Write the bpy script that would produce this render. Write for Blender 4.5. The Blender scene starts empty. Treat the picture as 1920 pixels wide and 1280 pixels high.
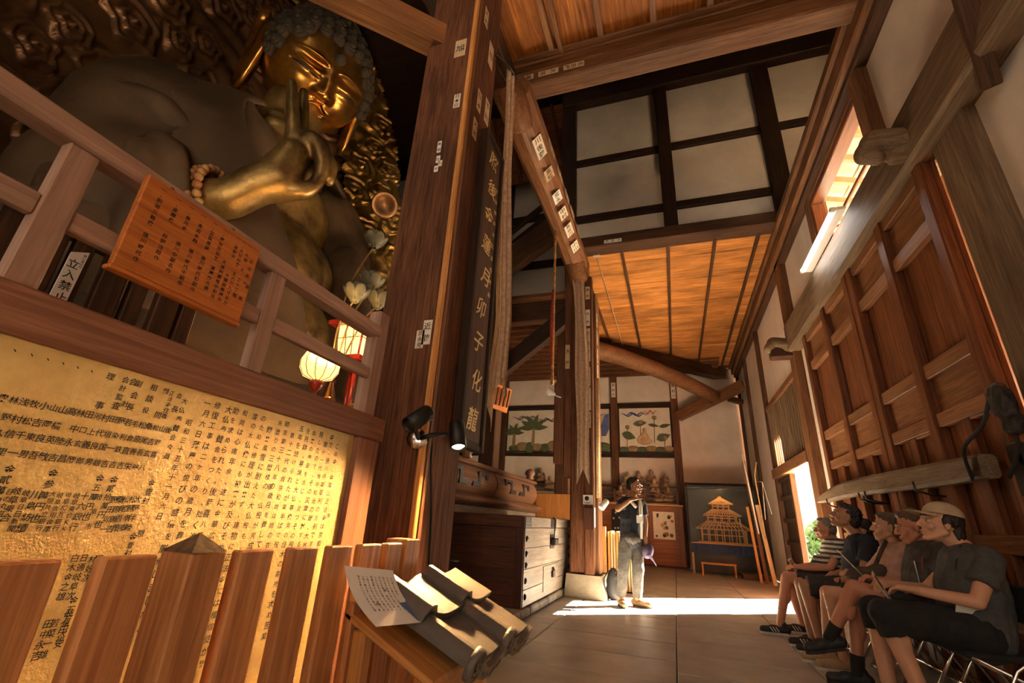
import bpy, bmesh, math, random
import numpy as np
from mathutils import Vector, Matrix, noise

random.seed(7)
SC = bpy.context.scene
COL = SC.collection
PI = math.pi

# ------------------------------------------------------------------ camera
cam_data = bpy.data.cameras.new('camera'); cam_data.lens = 16.0; cam_data.sensor_width = 36.0
cam_data.clip_start = 0.02; cam_data.clip_end = 400
cam = bpy.data.objects.new('camera', cam_data); COL.objects.link(cam)
_R = ((0.94763, 0.06756, 0.31331), (0.31594, -0.36166, -0.87763), (0.05394, 0.92995, -0.36394))
cam.matrix_world = Matrix(((_R[0][0], _R[0][1], _R[0][2], 0.0), (_R[1][0], _R[1][1], _R[1][2], 0.0),
                           (_R[2][0], _R[2][1], _R[2][2], 1.0), (0, 0, 0, 1)))
SC.camera = cam

# ------------------------------------------------------------------ world, sun, exposure
world = bpy.data.worlds.new('sky'); SC.world = world; world.use_nodes = True
wn = world.node_tree.nodes; wl = world.node_tree.links
bg = wn['Background']; bg.inputs['Color'].default_value = (1.0, 0.84, 0.66, 1); bg.inputs['Strength'].default_value = 1.2
sun_d = bpy.data.lights.new('sun', 'SUN'); sun_d.energy = 330.0; sun_d.angle = 0.009; sun_d.color = (1.0, 0.84, 0.62)
sun = bpy.data.objects.new('sun', sun_d); COL.objects.link(sun)
SUN_DIR = Vector((0.80, 0.60, 0.0)) * math.cos(math.radians(24.5)) + Vector((0, 0, math.sin(math.radians(24.5))))
sun.rotation_euler = SUN_DIR.to_track_quat('Z', 'Y').to_euler()
sun.location = SUN_DIR * 30
vs = SC.view_settings
vs.view_transform = 'Standard'; vs.look = 'None'; vs.gamma = 1.0; vs.use_curve_mapping = False
vs.exposure = 0.34
SC.cycles.use_denoising = True
SC.cycles.max_bounces = 7; SC.cycles.diffuse_bounces = 4; SC.cycles.glossy_bounces = 2
SC.cycles.transparent_max_bounces = 8; SC.cycles.transmission_bounces = 4
SC.cycles.sample_clamp_indirect = 25.0; SC.cycles.caustics_reflective = False; SC.cycles.caustics_refractive = False

# ------------------------------------------------------------------ materials
MATS = {}
def nt(name):
    m = bpy.data.materials.new(name); m.use_nodes = True
    t = m.node_tree; b = t.nodes['Principled BSDF']
    return m, t, b
def ramp(t, stops):
    r = t.nodes.new('ShaderNodeValToRGB'); e = r.color_ramp.elements
    while len(e) < len(stops): e.new(0.5)
    for i, (p, c) in enumerate(stops):
        e[i].position = p; e[i].color = (*c, 1)
    return r
def coords(t, scale, rnd=True):
    tc = t.nodes.new('ShaderNodeTexCoord'); mp = t.nodes.new('ShaderNodeMapping')
    mp.inputs['Scale'].default_value = scale
    if rnd:
        oi = t.nodes.new('ShaderNodeObjectInfo'); ad = t.nodes.new('ShaderNodeVectorMath'); ad.operation = 'MULTIPLY_ADD'
        cmb = t.nodes.new('ShaderNodeCombineXYZ')
        for k in range(3): t.links.new(oi.outputs['Random'], cmb.inputs[k])
        ad.inputs[1].default_value = (37.0, 53.0, 71.0)
        t.links.new(cmb.outputs[0], ad.inputs[0]); t.links.new(tc.outputs['Object'], ad.inputs[2])
        t.links.new(ad.outputs[0], mp.inputs['Vector'])
    else:
        t.links.new(tc.outputs['Object'], mp.inputs['Vector'])
    return mp
def noise_node(t, vec, scale, detail=5, rough=0.6, dist=0.0):
    n = t.nodes.new('ShaderNodeTexNoise'); n.inputs['Scale'].default_value = scale
    n.inputs['Detail'].default_value = detail; n.inputs['Roughness'].default_value = rough; n.inputs['Distortion'].default_value = dist
    t.links.new(vec.outputs[0], n.inputs['Vector']); return n
def add_bump(t, b, src, strength, dist=0.01):
    bp = t.nodes.new('ShaderNodeBump'); bp.inputs['Strength'].default_value = strength; bp.inputs['Distance'].default_value = dist
    t.links.new(src, bp.inputs['Height']); t.links.new(bp.outputs[0], b.inputs['Normal'])

WOOD = {  # light grain, dark grain, roughness, grain scale, stain amount
    'black':  ((.050, .024, .013), (.016, .008, .005), .55, 1.0, .5),
    'dark':   ((.120, .054, .026), (.040, .018, .009), .55, 1.0, .5),
    'brown':  ((.250, .112, .046), (.095, .038, .016), .55, 1.0, .5),
    'red':    ((.215, .085, .038), (.075, .027, .012), .50, 1.0, .6),
    'pillar': ((.200, .080, .037), (.050, .018, .009), .82, 1.2, .6),
    'fence':  ((.760, .370, .155), (.420, .160, .060), .45, .8, .5),
    'rail':   ((.460, .290, .215), (.310, .175, .122), .55, 1.0, .3),
    'rail2':  ((.340, .160, .098), (.200, .086, .050), .55, 1.0, .3),
    'ceil':   ((.760, .330, .085), (.330, .105, .024), .55, .9, .8),
    'ceil2':  ((.700, .250, .050), (.230, .062, .013), .55, .5, .9),
    'orange': ((.660, .225, .050), (.420, .120, .025), .42, .8, .3),
    'door':   ((.250, .088, .034), (.095, .030, .012), .45, .9, .6),
    'doorl':  ((.320, .145, .062), (.150, .060, .025), .50, .9, .5),
    'grey':   ((.240, .160, .095), (.105, .066, .038), .60, 1.0, .5),
    'chest':  ((.420, .350, .290), (.220, .170, .130), .42, .8, .5),  # offering chest front: weathered wood, with door light put into its paler tone
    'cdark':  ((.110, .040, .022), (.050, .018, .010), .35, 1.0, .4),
    'pale':   ((.720, .520, .300), (.480, .300, .150), .50, .8, .3),
    'stand':  ((.700, .330, .100), (.460, .190, .050), .45, .8, .3),
    'cabin':  ((.360, .130, .050), (.220, .072, .026), .40, .7, .3),
    'altar':  ((.280, .150, .095), (.160, .078, .046), .32, .6, .3),
    'model':  ((.780, .420, .140), (.560, .260, .075), .45, .8, .2),
}
def wood(key, axis):
    nm = 'wood_%s_%s' % (key, 'xyz'[axis])
    if nm in MATS: return MATS[nm]
    c1, c2, ro, gs, st = WOOD[key]
    m, t, b = nt(nm)
    s = [17.0 * gs] * 3; s[axis] = 0.7 * gs
    mp = coords(t, s)
    n1 = noise_node(t, mp, 2.2, 9, .70, 1.2)
    r1 = ramp(t, [(.34, c2), (.50, tuple((a * .55 + q * .45) for a, q in zip(c1, c2))), (.66, tuple(min(1, a * 1.12) for a in c1))])
    t.links.new(n1.outputs['Fac'], r1.inputs[0])
    s2 = [1.5] * 3; s2[axis] = .5
    mp2 = coords(t, s2); n2 = noise_node(t, mp2, 1.6, 4, .6, .3)
    r2 = ramp(t, [(.32, (1 - st * .75,) * 3), (.62, (1.0, 1.0, 1.0))])
    t.links.new(n2.outputs['Fac'], r2.inputs[0])
    mx = t.nodes.new('ShaderNodeMix'); mx.data_type = 'RGBA'; mx.blend_type = 'MULTIPLY'; mx.inputs[0].default_value = 1.0
    t.links.new(r1.outputs[0], mx.inputs[6]); t.links.new(r2.outputs[0], mx.inputs[7])
    t.links.new(mx.outputs[2], b.inputs['Base Color'])
    b.inputs['Roughness'].default_value = ro; b.inputs['Specular IOR Level'].default_value = .22
    add_bump(t, b, n1.outputs['Fac'], .35, .006)
    MATS[nm] = m; return m
def solid(name, color, rough=.6, metal=0.0, var=.25, vscale=6.0, bump=0.0, emis=None, estr=0.0, sheen=0.0, color2=None, detail=6, bscale=None):
    if name in MATS: return MATS[name]
    m, t, b = nt(name)
    b.inputs['Roughness'].default_value = rough; b.inputs['Metallic'].default_value = metal
    mp = coords(t, (1, 1, 1)); n = noise_node(t, mp, vscale, detail, .62, .2)
    c2 = color2 if color2 else tuple(c * (1 - var) for c in color)
    c1 = color if color2 else tuple(min(1, c * (1 + var * .4)) for c in color)
    r = ramp(t, [(.33, c2), (.66, c1)]); t.links.new(n.outputs['Fac'], r.inputs[0]); t.links.new(r.outputs[0], b.inputs['Base Color'])
    if bump:
        nb = noise_node(t, mp, bscale, 5, .6) if bscale else n
        add_bump(t, b, nb.outputs['Fac'], bump, .01)
    if emis:
        b.inputs['Emission Color'].default_value = (*emis, 1); b.inputs['Emission Strength'].default_value = estr
    if sheen:
        b.inputs['Sheen Weight'].default_value = sheen
    MATS[name] = m; return m
def M(key, axis=2):
    if not isinstance(key, str): return key
    return wood(key, axis) if key in WOOD else MATS[key]

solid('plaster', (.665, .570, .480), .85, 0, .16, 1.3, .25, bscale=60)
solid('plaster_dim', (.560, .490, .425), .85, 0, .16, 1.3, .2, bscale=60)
solid('stone', (.450, .415, .370), .40, 0, .30, 2.2, .15, bscale=40)
solid('stone_rough', (.260, .215, .170), .75, 0, .4, 4, .6, bscale=22)
solid('stone_pale', (.360, .295, .215), .75, 0, .3, 4, .5, bscale=25)
solid('gold_leaf', (.780, .590, .250), .44, .28, 0, 9, .5, color2=(.60, .42, .150), bscale=90)
solid('gold', (.72, .36, .075), .28, .92, 0, 1.8, .25, color2=(.24, .085, .02), bscale=14)
solid('gold_old', (.52, .33, .11), .40, .75, 0, 2.2, .4, color2=(.10, .055, .022), bscale=30)
solid('robe', (.120, .070, .033), .66, .10, 0, 1.1, .5, color2=(.055, .030, .014), bscale=20)
solid('robe_dark', (.055, .036, .020), .75, .05, .4, 2, .4, bscale=20)
solid('curl', (.034, .022, .011), .95, .0, .5, 5, .4, bscale=30)
solid('clouds', (.230, .110, .045), .42, .55, 0, 1.0, .35, color2=(.085, .035, .015), bscale=20)
solid('clouds_gilt', (.60, .34, .085), .30, .85, 0, 2.0, .35, color2=(.26, .12, .03), bscale=18)
solid('ink', (.012, .010, .009), .6, 0, .2)
solid('ink_red', (.35, .03, .02), .6, 0, .2)
solid('paper', (.78, .66, .52), .8, 0, .12, 9)
solid('paper_white', (.82, .78, .72), .7, 0, .06, 9)
solid('paper_tan', (.62, .44, .27), .8, 0, .2, 9)
solid('black_metal', (.018, .018, .018), .42, .5, .2)
solid('iron', (.05, .04, .035), .45, .8, .4, 12, .3)
solid('chrome', (.72, .70, .67), .16, 1.0, .05)
solid('tile_clay', (.125, .108, .092), .50, .05, .3, 8, .35, bscale=60)
solid('tile_lamplit', (.400, .270, .145), .62, 0, .25, 7, .35, bscale=60)  # orange lamplight put into the clay colour; left unused
solid('bronze', (.24, .11, .045), .32, .8, .4, 5)
solid('glass_dark', (.03, .028, .025), .1, 0, .1)
solid('lamp_on', (1, .86, .6), .5, 0, 0, emis=(1, .74, .38), estr=14)
solid('lamp_on_white', (1, .95, .85), .5, 0, 0, emis=(1, .9, .74), estr=16)
solid('lantern_paper', (1, .86, .58), .7, 0, .05, emis=(1, .52, .13), estr=2.0)
solid('red_lacquer', (.28, .022, .014), .28, 0, .3)
solid('brocade', (.34, .095, .045), .65, .1, 0, 16, .2, color2=(.60, .38, .13), bscale=40)
solid('brocade_gold', (.62, .36, .10), .55, .2, 0, 14, .2, color2=(.22, .05, .03), bscale=40)
solid('cloth_banner', (.50, .36, .25), .85, 0, 0, 30, .2, color2=(.33, .20, .13), bscale=60)
solid('cloth_red', (.34, .035, .02), .8, 0, .3, 9)
solid('blue_cloth', (.030, .050, .120), .85, 0, .3, 4)
solid('white_paint', (.80, .78, .74), .5, 0, .06)
solid('outside_ground', (.75, .70, .60), .9, 0, .15, 2)
solid('shrub', (.055, .120, .035), .6, 0, .5, 8)
solid('eave_red', (.46, .20, .10), .7, 0, .3, 4)
solid('eave_board', (.66, .50, .34), .8, 0, .2, 4)

# ------------------------------------------------------------------ mesh + object helpers
WM = {}
def setp(o, label=None, cat=None, group=None, kind=None):
    if label: o['label'] = label
    if cat: o['category'] = cat
    if group: o['group'] = group
    if kind: o['kind'] = kind
    return o
def empty(name, loc=(0, 0, 0), label=None, cat=None, group=None, kind=None, parent=None):
    o = bpy.data.objects.new(name, None); o.empty_display_size = .1; COL.objects.link(o); o.location = loc
    WM[o.name] = Matrix.Translation(Vector(loc))
    if parent:
        o.parent = parent; o.matrix_parent_inverse = WM[parent.name].inverted()
    return setp(o, label, cat, group, kind)
def link(name, me, mat, parent=None, matrix=None, smooth=False, label=None, cat=None, group=None, kind=None):
    o = bpy.data.objects.new(name, me); COL.objects.link(o)
    if mat is not None and not len(me.materials):
        for mm in (mat if isinstance(mat, (list, tuple)) else [mat]): me.materials.append(mm)
    mw = matrix if matrix is not None else Matrix.Identity(4)
    WM[o.name] = mw.copy()
    if parent is not None:
        o.parent = parent; o.matrix_parent_inverse = WM[parent.name].inverted()
    o.matrix_basis = mw
    if smooth:
        me.polygons.foreach_set('use_smooth', [True] * len(me.polygons))
    return setp(o, label, cat, group, kind)
def mesh(name, v, f, recentre=True):
    v = np.asarray(v, float); c = (v.min(0) + v.max(0)) / 2 if recentre else np.zeros(3)
    me = bpy.data.meshes.new(name); me.from_pydata((v - c).tolist(), [], f if isinstance(f, list) else [list(q) for q in f]); me.update()
    return me, Matrix.Translation(Vector(c))
def put(name, v, f, mat, parent=None, smooth=False, **k):
    me, mw = mesh(name, v, f)
    return link(name, me, M(mat), parent, mw, smooth, **k)
BOXF = [[0, 3, 2, 1], [4, 5, 6, 7], [0, 1, 5, 4], [1, 2, 6, 5], [2, 3, 7, 6], [3, 0, 4, 7]]
def boxmesh(name, d, bevel=.006):
    x, y, z = (q / 2 for q in d)
    v = [(-x, -y, -z), (x, -y, -z), (x, y, -z), (-x, y, -z), (-x, -y, z), (x, -y, z), (x, y, z), (-x, y, z)]
    me = bpy.data.meshes.new(name)
    bevel = min(bevel, min(d) * .3)
    if bevel > 0:
        bm = bmesh.new(); vv = [bm.verts.new(q) for q in v]
        for fc in BOXF: bm.faces.new([vv[i] for i in fc])
        bmesh.ops.bevel(bm, geom=bm.edges[:], offset=bevel, segments=1, affect='EDGES', profile=.5)
        bm.to_mesh(me); bm.free()
    else:
        me.from_pydata(v, [], BOXF)
    me.update(); return me
def box(name, lo, hi, mat, parent=None, bevel=.006, axis=None, **k):
    d = [abs(b - a) for a, b in zip(lo, hi)]; c = [(a + b) / 2 for a, b in zip(lo, hi)]
    ax = axis if axis is not None else max(range(3), key=lambda i: d[i])
    return link(name, boxmesh(name, d, bevel), M(mat, ax), parent, Matrix.Translation(c), **k)
def frame(p0, p1, up=(0, 0, 1)):
    p0, p1 = Vector(p0), Vector(p1); x = (p1 - p0).normalized(); u = Vector(up)
    if abs(x.dot(u)) > .99: u = Vector((0, 1, 0))
    y = u.cross(x).normalized(); z = x.cross(y)
    m = Matrix((x, y, z)).transposed().to_4x4(); m.translation = (p0 + p1) / 2; return m
def beam(name, p0, p1, w, h, mat, parent=None, up=(0, 0, 1), bevel=.008, **k):
    """square-edged timber from p0 to p1, w across, h along up"""
    L = (Vector(p1) - Vector(p0)).length
    return link(name, boxmesh(name, (L, w, h), bevel), M(mat, 0), parent, frame(p0, p1, up), **k)
def ringmesh(rings, closed=True, caps=True):
    n = len(rings[0]); v = [p for r in rings for p in r]; f = []
    for i in range(len(rings) - 1):
        for j in range(n if closed else n - 1):
            a = i * n + j; b = i * n + (j + 1) % n
            f.append([a, b, b + n, a + n])
    if caps and closed:
        f.append(list(range(n))[::-1]); f.append([len(v) - n + j for j in range(n)])
    return v, f
def tube_vf(path, radii, seg=12, squash=None, caps=True):
    path = [Vector(p) for p in path]
    if not hasattr(radii, '__len__'): radii = [radii] * len(path)
    rings = []; prev = None
    for i, p in enumerate(path):
        a = path[max(0, i - 1)]; b = path[min(len(path) - 1, i + 1)]
        t = (b - a).normalized()
        if prev is None:
            u = Vector((0, 0, 1)) if abs(t.z) < .9 else Vector((1, 0, 0))
            u = (u - t * u.dot(t)).normalized()
        else:
            u = (prev - t * prev.dot(t)).normalized()
        prev = u; w = t.cross(u); r = radii[i]
        su, sw = squash if squash else (1, 1)
        rings.append([tuple(p + u * (r * su * math.cos(q)) + w * (r * sw * math.sin(q))) for q in (2 * PI * j / seg for j in range(seg))])
    return ringmesh(rings, True, caps)
def tube(name, path, radii, mat, parent=None, seg=12, smooth=True, squash=None, **k):
    v, f = tube_vf(path, radii, seg, squash); return put(name, v, f, M(mat, 0) if mat in WOOD else mat, parent, smooth, **k)
def lathe_vf(profile, seg=24, matrix=None):
    rings = [[(r * math.cos(2 * PI * j / seg), r * math.sin(2 * PI * j / seg), z) for j in range(seg)] for r, z in profile]
    v, f = ringmesh(rings, True, True)
    if matrix is not None: v = [tuple(matrix @ Vector(p)) for p in v]
    return v, f
def lathe(name, profile, mat, parent=None, at=(0, 0, 0), axis=(0, 0, 1), seg=24, smooth=True, **k):
    q = Vector((0, 0, 1)).rotation_difference(Vector(axis)).to_matrix().to_4x4(); q.translation = Vector(at)
    v, f = lathe_vf(profile, seg, q); return put(name, v, f, mat, parent, smooth, **k)
def prism_vf(outline, axis0, axis1, normal, origin, depth):
    """2D outline (u,v) extruded along normal, both ends capped"""
    a, b, n, o = Vector(axis0), Vector(axis1), Vector(normal), Vector(origin)
    v = [tuple(o + a * u + b * w) for u, w in outline] + [tuple(o + a * u + b * w + n * depth) for u, w in outline]
    m = len(outline); f = [list(range(m))[::-1], list(range(m, 2 * m))] + [[i, (i + 1) % m, (i + 1) % m + m, i + m] for i in range(m)]
    return v, f
def prism(name, outline, axis0, axis1, normal, origin, depth, mat, parent=None, **k):
    v, f = prism_vf(outline, axis0, axis1, normal, origin, depth); return put(name, v, f, mat, parent, **k)
def merge(parts):
    V, F = [], []
    for v, f in parts:
        o = len(V); V += list(v); F += [[i + o for i in q] for q in f]
    return V, F

# ------------------------------------------------------------------ lettering (flat print)
GLYPH = {}
_fc = bpy.data.curves.new('glyph_source', 'FONT'); _fc.size = 1.0; _fc.resolution_u = 2
_fo = bpy.data.objects.new('glyph_source', _fc)
TMP = bpy.data.scenes.new('workshop'); TMP.collection.objects.link(_fo)
def tmp_graph():
    vl = TMP.view_layers[0]; vl.update(); return vl.depsgraph
def glyph(ch):
    if ch not in GLYPH:
        _fc.body = ch; _fc.offset = .012
        dg = tmp_graph()
        me = bpy.data.meshes.new_from_object(_fo.evaluated_get(dg))
        v = np.array([x.co[:2] for x in me.vertices]).reshape(-1, 2); f = [list(p.vertices) for p in me.polygons]
        bpy.data.meshes.remove(me)
        if len(v):
            lo, hi = v.min(0), v.max(0); c = (lo + hi) / 2
            if ord(ch) > 0x2E7F and ch not in '一、。・': v = v - c
            else: v = v - np.array([c[0], .36])
        GLYPH[ch] = (v, f)
    return GLYPH[ch]
def text_cells(cells, right, up, origin, lift=.0006, slant=.0):
    """cells: (char, u, v, size) on a plane; right/up are world unit vectors"""
    r, u, o = np.array(right, float), np.array(up, float), np.array(origin, float); n = np.cross(r, u)
    V, F = [], []; base = 0
    for ch, x, y, s in cells:
        g, f = glyph(ch)
        if not len(g): continue
        gx = g[:, 0] + slant * g[:, 1]
        p = o + n * lift + np.outer(x + gx * s, r) + np.outer(y + g[:, 1] * s, u)
        V += p.tolist(); F += [[i + base for i in q] for q in f]; base = len(V)
    return V, F
def lettering(cells, right, up, origin, mat, parent, lift=.0008, slant=0.0, name='lettering'):
    v, f = text_cells(cells, right, up, origin, lift, slant)
    if v: return put(name, v, f, mat, parent, kind='stuff' if len(cells) > 4 else None)
def columns(cols, x0, y0, dx, dy, size, jitter=0.0):
    """vertical writing, first column at x0 going left by dx"""
    out = []
    for i, c in enumerate(cols):
        for j, ch in enumerate(c):
            if ch in ' \u3000': continue
            out.append((ch, x0 - i * dx + random.uniform(-jitter, jitter) * size, y0 - j * dy, size * random.uniform(1 - jitter, 1 + jitter)))
    return out
STK = ['高木', '大木', '千社', '宮永', '小川', '若林', '長谷川', '山田', '石井', '江戸', '中村', '巴', '金子', '花升', '松本']
def sticker(parent, origin, right, up, w, h, text=None, mat='paper_tan', ink='ink'):
    """a votive paper slip pasted flat; origin is its centre"""
    r, u = Vector(right), Vector(up); n = r.cross(u)
    o = Vector(origin) - r * w / 2 - u * h / 2
    s = prism('votive_slip', [(0, 0), (w, 0), (w, h), (0, h)], r, u, n, o, .002, mat, parent)
    text = text or random.choice(STK)
    sz = min(w * .85, h * .9 / len(text))
    cells = [(ch, 0, h / 2 - (j + .5) * h / len(text), sz) for j, ch in enumerate(text)]
    lettering(cells, r, u, Vector(origin) + n * .002, ink, s)
    return s

# ================================================================== THE SETTING
XR = 2.15      # inner face of the entrance wall
YB = 15.2      # back wall
ZT = 5.9       # aisle ceiling level

# ---- floor: stone slabs with open joints on a dark bed
floor = box('floor', (-9.5, -9, -.30), (XR + .3, YB + .2, -.035), 'stone_rough', bevel=0, kind='structure')
xs = [-3.6, -2.45, -1.30, -.065, 1.0, XR]
for i in range(5):
    y = -5.0 + (.31 if i % 2 else 0)
    while y < YB:
        L = .64 if i in (2, 3) else .72
        y1 = min(y + L, YB)
        if i >= 2 or y > 2.0:
            box('slab', (xs[i] + .005, y + .005, -.10), (xs[i + 1] - .005, y1 - .005, random.uniform(-.002, .002)), 'stone', floor, .005)
        y = y1
# ---- raised sanctum platform on the statue's side
box('floor_sanctum', (-11.5, -5, -.3), (-2.75, YB, .55), 'black', bevel=.02, axis=1, kind='structure')

# ---- entrance wall (right): plaster fields, timber posts, beams
wr = empty('wall_right', (XR, 5, 0), kind='structure')
def plaster(parent, lo, hi, mat='plaster'): return box('plaster_panel', lo, hi, mat, parent, .004)
T0, T1 = XR + .02, XR + .16
plaster(wr, (T0, -5, 0), (T1, 3.30, 3.9)); plaster(wr, (T0, -5, 4.35), (T1, 4.28, 5.6))
plaster(wr, (T0, 6.5, 4.2), (T1, 8.36, 5.62)); plaster(wr, (T0, 8.48, 3.62), (T1, 11.34, 5.62))
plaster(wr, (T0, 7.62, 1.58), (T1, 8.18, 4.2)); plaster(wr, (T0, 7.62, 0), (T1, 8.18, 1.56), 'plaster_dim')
plaster(wr, (T0, 11.5, 0), (T1, 13.4, 5.62)); plaster(wr, (T0, 13.52, 0), (T1, YB, 5.62))
P0 = XR - .06
def post(parent, y0, y1, z0, z1, mat='dark', x0=P0, x1=XR + .17, nm='post'): return box(nm, (x0, y0, z0), (x1, y1, z1), mat, parent)
post(wr, 3.20, 3.62, 0, 4.0, 'grey', XR - .05)               # near jamb of the big doorway
post(wr, 8.18, 8.48, 0, 5.62, 'brown', XR - .10)             # post past the big doorway
post(wr, 11.34, 11.50, 0, 5.62, 'dark'); post(wr, 13.40, 13.52, 0, 5.62, 'dark'); post(wr, YB - .14, YB, 0, 5.62, 'dark')
post(wr, 4.22, 4.42, 4.30, 5.62, 'brown', XR - .09)          # posts beside the high window
post(wr, 6.32, 6.50, 4.20, 5.62, 'brown', XR - .05)
# head beam over the doorway, with carved nosing ends
box('lintel_beam', (XR - .17, 2.2, 3.86), (XR + .17, 8.25, 4.33), 'grey', wr, .03, axis=1)
box('lintel_beam', (XR - .11, -5, 3.83), (XR + .17, 2.2, 4.33), 'grey', wr, .03, axis=1)
box('beam_nosing', (XR - .42, 8.22, 3.78), (XR - .08, 8.42, 3.98), 'dark', wr, .02)
# cornice under the aisle ceiling
box('trim_1', (XR - .16, -5, 5.62), (XR + .17, YB, 5.95), 'brown', wr, .02, axis=1)
box('cornice_moulding', (XR - .22, -5, 5.80), (XR - .16, YB, 5.93), 'brown', wr, .015, axis=1)
box('cornice_moulding', (XR - .10, -5, 5.52), (XR + .05, YB, 5.62), 'dark', wr, .015, axis=1)
# near corner brace of the entrance wall
beam('corner_brace', (XR - .04, 2.95, 3.75), (XR - .30, 2.45, 4.40), .10, .14, 'dark', wr)
beam('bracket_arm', (XR - .02, 2.72, 4.45), (XR - .60, 2.30, 4.62), .16, .20, 'black', wr)

# ---- high window over the doorway, eave outside
w1 = empty('window_1', (XR, 5.4, 4.8), kind='structure')
box('window_frame', (XR - .04, 4.42, 5.34), (XR + .12, 6.32, 5.44), 'door', w1, .01)
box('window_frame', (XR - .04, 4.42, 5.44), (XR + .12, 6.32, 5.62), 'brown', w1, .01)
box('window_frame', (XR - .04, 6.24, 4.33), (XR + .12, 6.32, 5.34), 'door', w1, .01)
box('window_frame', (XR - .04, 4.42, 4.33), (XR + .12, 4.48, 5.34), 'door', w1, .01)
beam('window_bar', (XR + .14, 4.45, 4.90), (XR + .14, 6.28, 4.90), .03, .05, 'door', w1)
for y in (4.65, 6.05): beam('window_stay', (XR + .05, y, 4.80), (XR + .60, y, 4.95), .025, .03, 'door', w1)
er = empty('eave', (XR + 1.2, 5, 5.6), kind='structure')
for k in range(10):      # boarded soffit, falling outward
    x0, x1 = XR + .2 + k * .26, XR + .2 + (k + 1) * .26 - .008
    z0, z1 = 5.62 - .085 * k, 5.62 - .085 * (k + 1)
    beam('soffit_board', ((x0 + x1) / 2, -3, (z0 + z1) / 2 + .05), ((x0 + x1) / 2, 14, (z0 + z1) / 2 + .05), .258, .03, 'eave_board', er, up=(.31, 0, .95))
for k in range(26):
    y = 1.0 + k * .42
    beam('rafter', (XR + .16, y, 5.56), (XR + 2.8, y, 4.72), .07, .09, 'eave_red', er)
# ---- fluorescent strip lamp under the high window
fl = empty('strip_lamp', (XR - .22, 5.6, 4.38), 'lit fluorescent strip lamp along the lintel under the high window', 'lamp')
box('lamp_body', (XR - .26, 4.95, 4.335), (XR - .16, 6.35, 4.375), 'white_paint', fl, .008)
tube('lamp_tube', [(XR - .285, 5.02, 4.348), (XR - .285, 6.30, 4.348)], .022, solid('tube_on', (1, 1, 1), .5, emis=(1, .97, .9), estr=30), fl)
for y in (4.97, 6.32): box('end_cap', (XR - .315, y - .025, 4.325), (XR - .26, y + .025, 4.372), 'white_paint', fl, .006)
lathe('loudspeaker', [(.02, 0), (.05, .02), (.085, .10), (.09, .11), (.06, .10), (.02, .06)], 'black_metal', None, (XR + .10, 6.0, 4.52), (-.6, -.5, .3), 20,
      label='small round dark loudspeaker in the high window above the strip lamp', cat='speaker')

# ---- the big double doors
def door_leaf(nm, y0, y1, ymid, xo):
    d = empty(nm, (XR, (y0 + y1) / 2, 0), kind='structure')
    X = XR - .02 + xo
    n = 7
    for k in range(n):      # back boards
        a, b = y0 + (y1 - y0) * k / n, y0 + (y1 - y0) * (k + 1) / n
        box('board', (X, a + .002, .06), (X + .035, b - .002, 3.86), 'door', d, .003)
    for y, w in ((y0 + .06, .12), (ymid, .13), (y1 - .06, .12)):
        box('stile', (X - .085, y - w / 2, .06), (X, y + w / 2, 3.86), 'door', d, .008)
    for z, h in ((3.80, .11), (3.36, .12), (2.33, .12), (1.93, .11), (1.02, .12), (.55, .12)):
        for a, b in ((y0 + .12, ymid - .065), (ymid + .065, y1 - .12)):
            box('rail', (X - .065, a, z - h / 2), (X, b, z + h / 2), 'doorl', d, .006, axis=1)
    for a, b in ((y0 + .12, ymid - .065), (ymid + .065, y1 - .12)):
        c = (a + b) / 2
        box('half_stile', (X - .06, c - .05, .06), (X, c + .05, 1.87), 'door', d, .006)
        box('inner_panel', (X - .014, a, 1.99), (X, b, 2.27), 'doorl', d, .003, axis=1)
        box('inner_panel', (X - .014, a, 3.42), (X, b, 3.74), 'doorl', d, .003, axis=1)
        box('rail_cleat', (X - .055, a + .02, 1.855), (X - .01, c - .06, 1.875), 'doorl', d, .003, axis=1)
    return d
d1 = door_leaf('door_1', 3.742, 5.55, 4.62, .0); d2 = door_leaf('door_2', 5.57, 7.58, 6.52, .0)
box('jamb', (XR - .06, 7.58, 0), (XR + .17, 7.64, 3.9), 'orange', wr, .006)
box('sill', (XR - .10, 3.62, 0), (XR + .17, 7.64, .075), 'brown', wr, .01, axis=1)
bar = empty('door_bar', (XR - .20, 5.8, 1.5), 'long grey weathered wooden bar held across the big double doors', 'bar')
pth = [(XR - .20 + .05 * math.sin(i * .9), 3.85 + i * .51, 1.49 + .04 * math.sin(i / 8 * PI)) for i in range(9)]
rg = []
for i, p in enumerate(pth):
    h = (.075, .085, .088, .088, .086, .082, .075, .062, .030)[i]; w = .05
    rg.append([(p[0] + a * w, p[1], p[2] + b * h) for a, b in ((-1, -.7), (-.7, -1), (.7, -1), (1, -.7), (1, .7), (.7, 1), (-.7, 1), (-1, .7))])
v, f = ringmesh(rg); put('bar_timber', v, f, M('grey', 1), bar)
for y in (4.75, 5.85, 6.02, 7.2):
    tube('iron_hook', [(XR - .08, y, 1.36), (XR - .18, y, 1.37), (XR - .27, y, 1.40), (XR - .275, y, 1.47)], .009, 'iron', bar, 8)
box('post_mount', (XR - .12, 3.66, 1.30), (XR + .0, 3.80, 1.62), 'black_metal', bar, .01)

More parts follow.
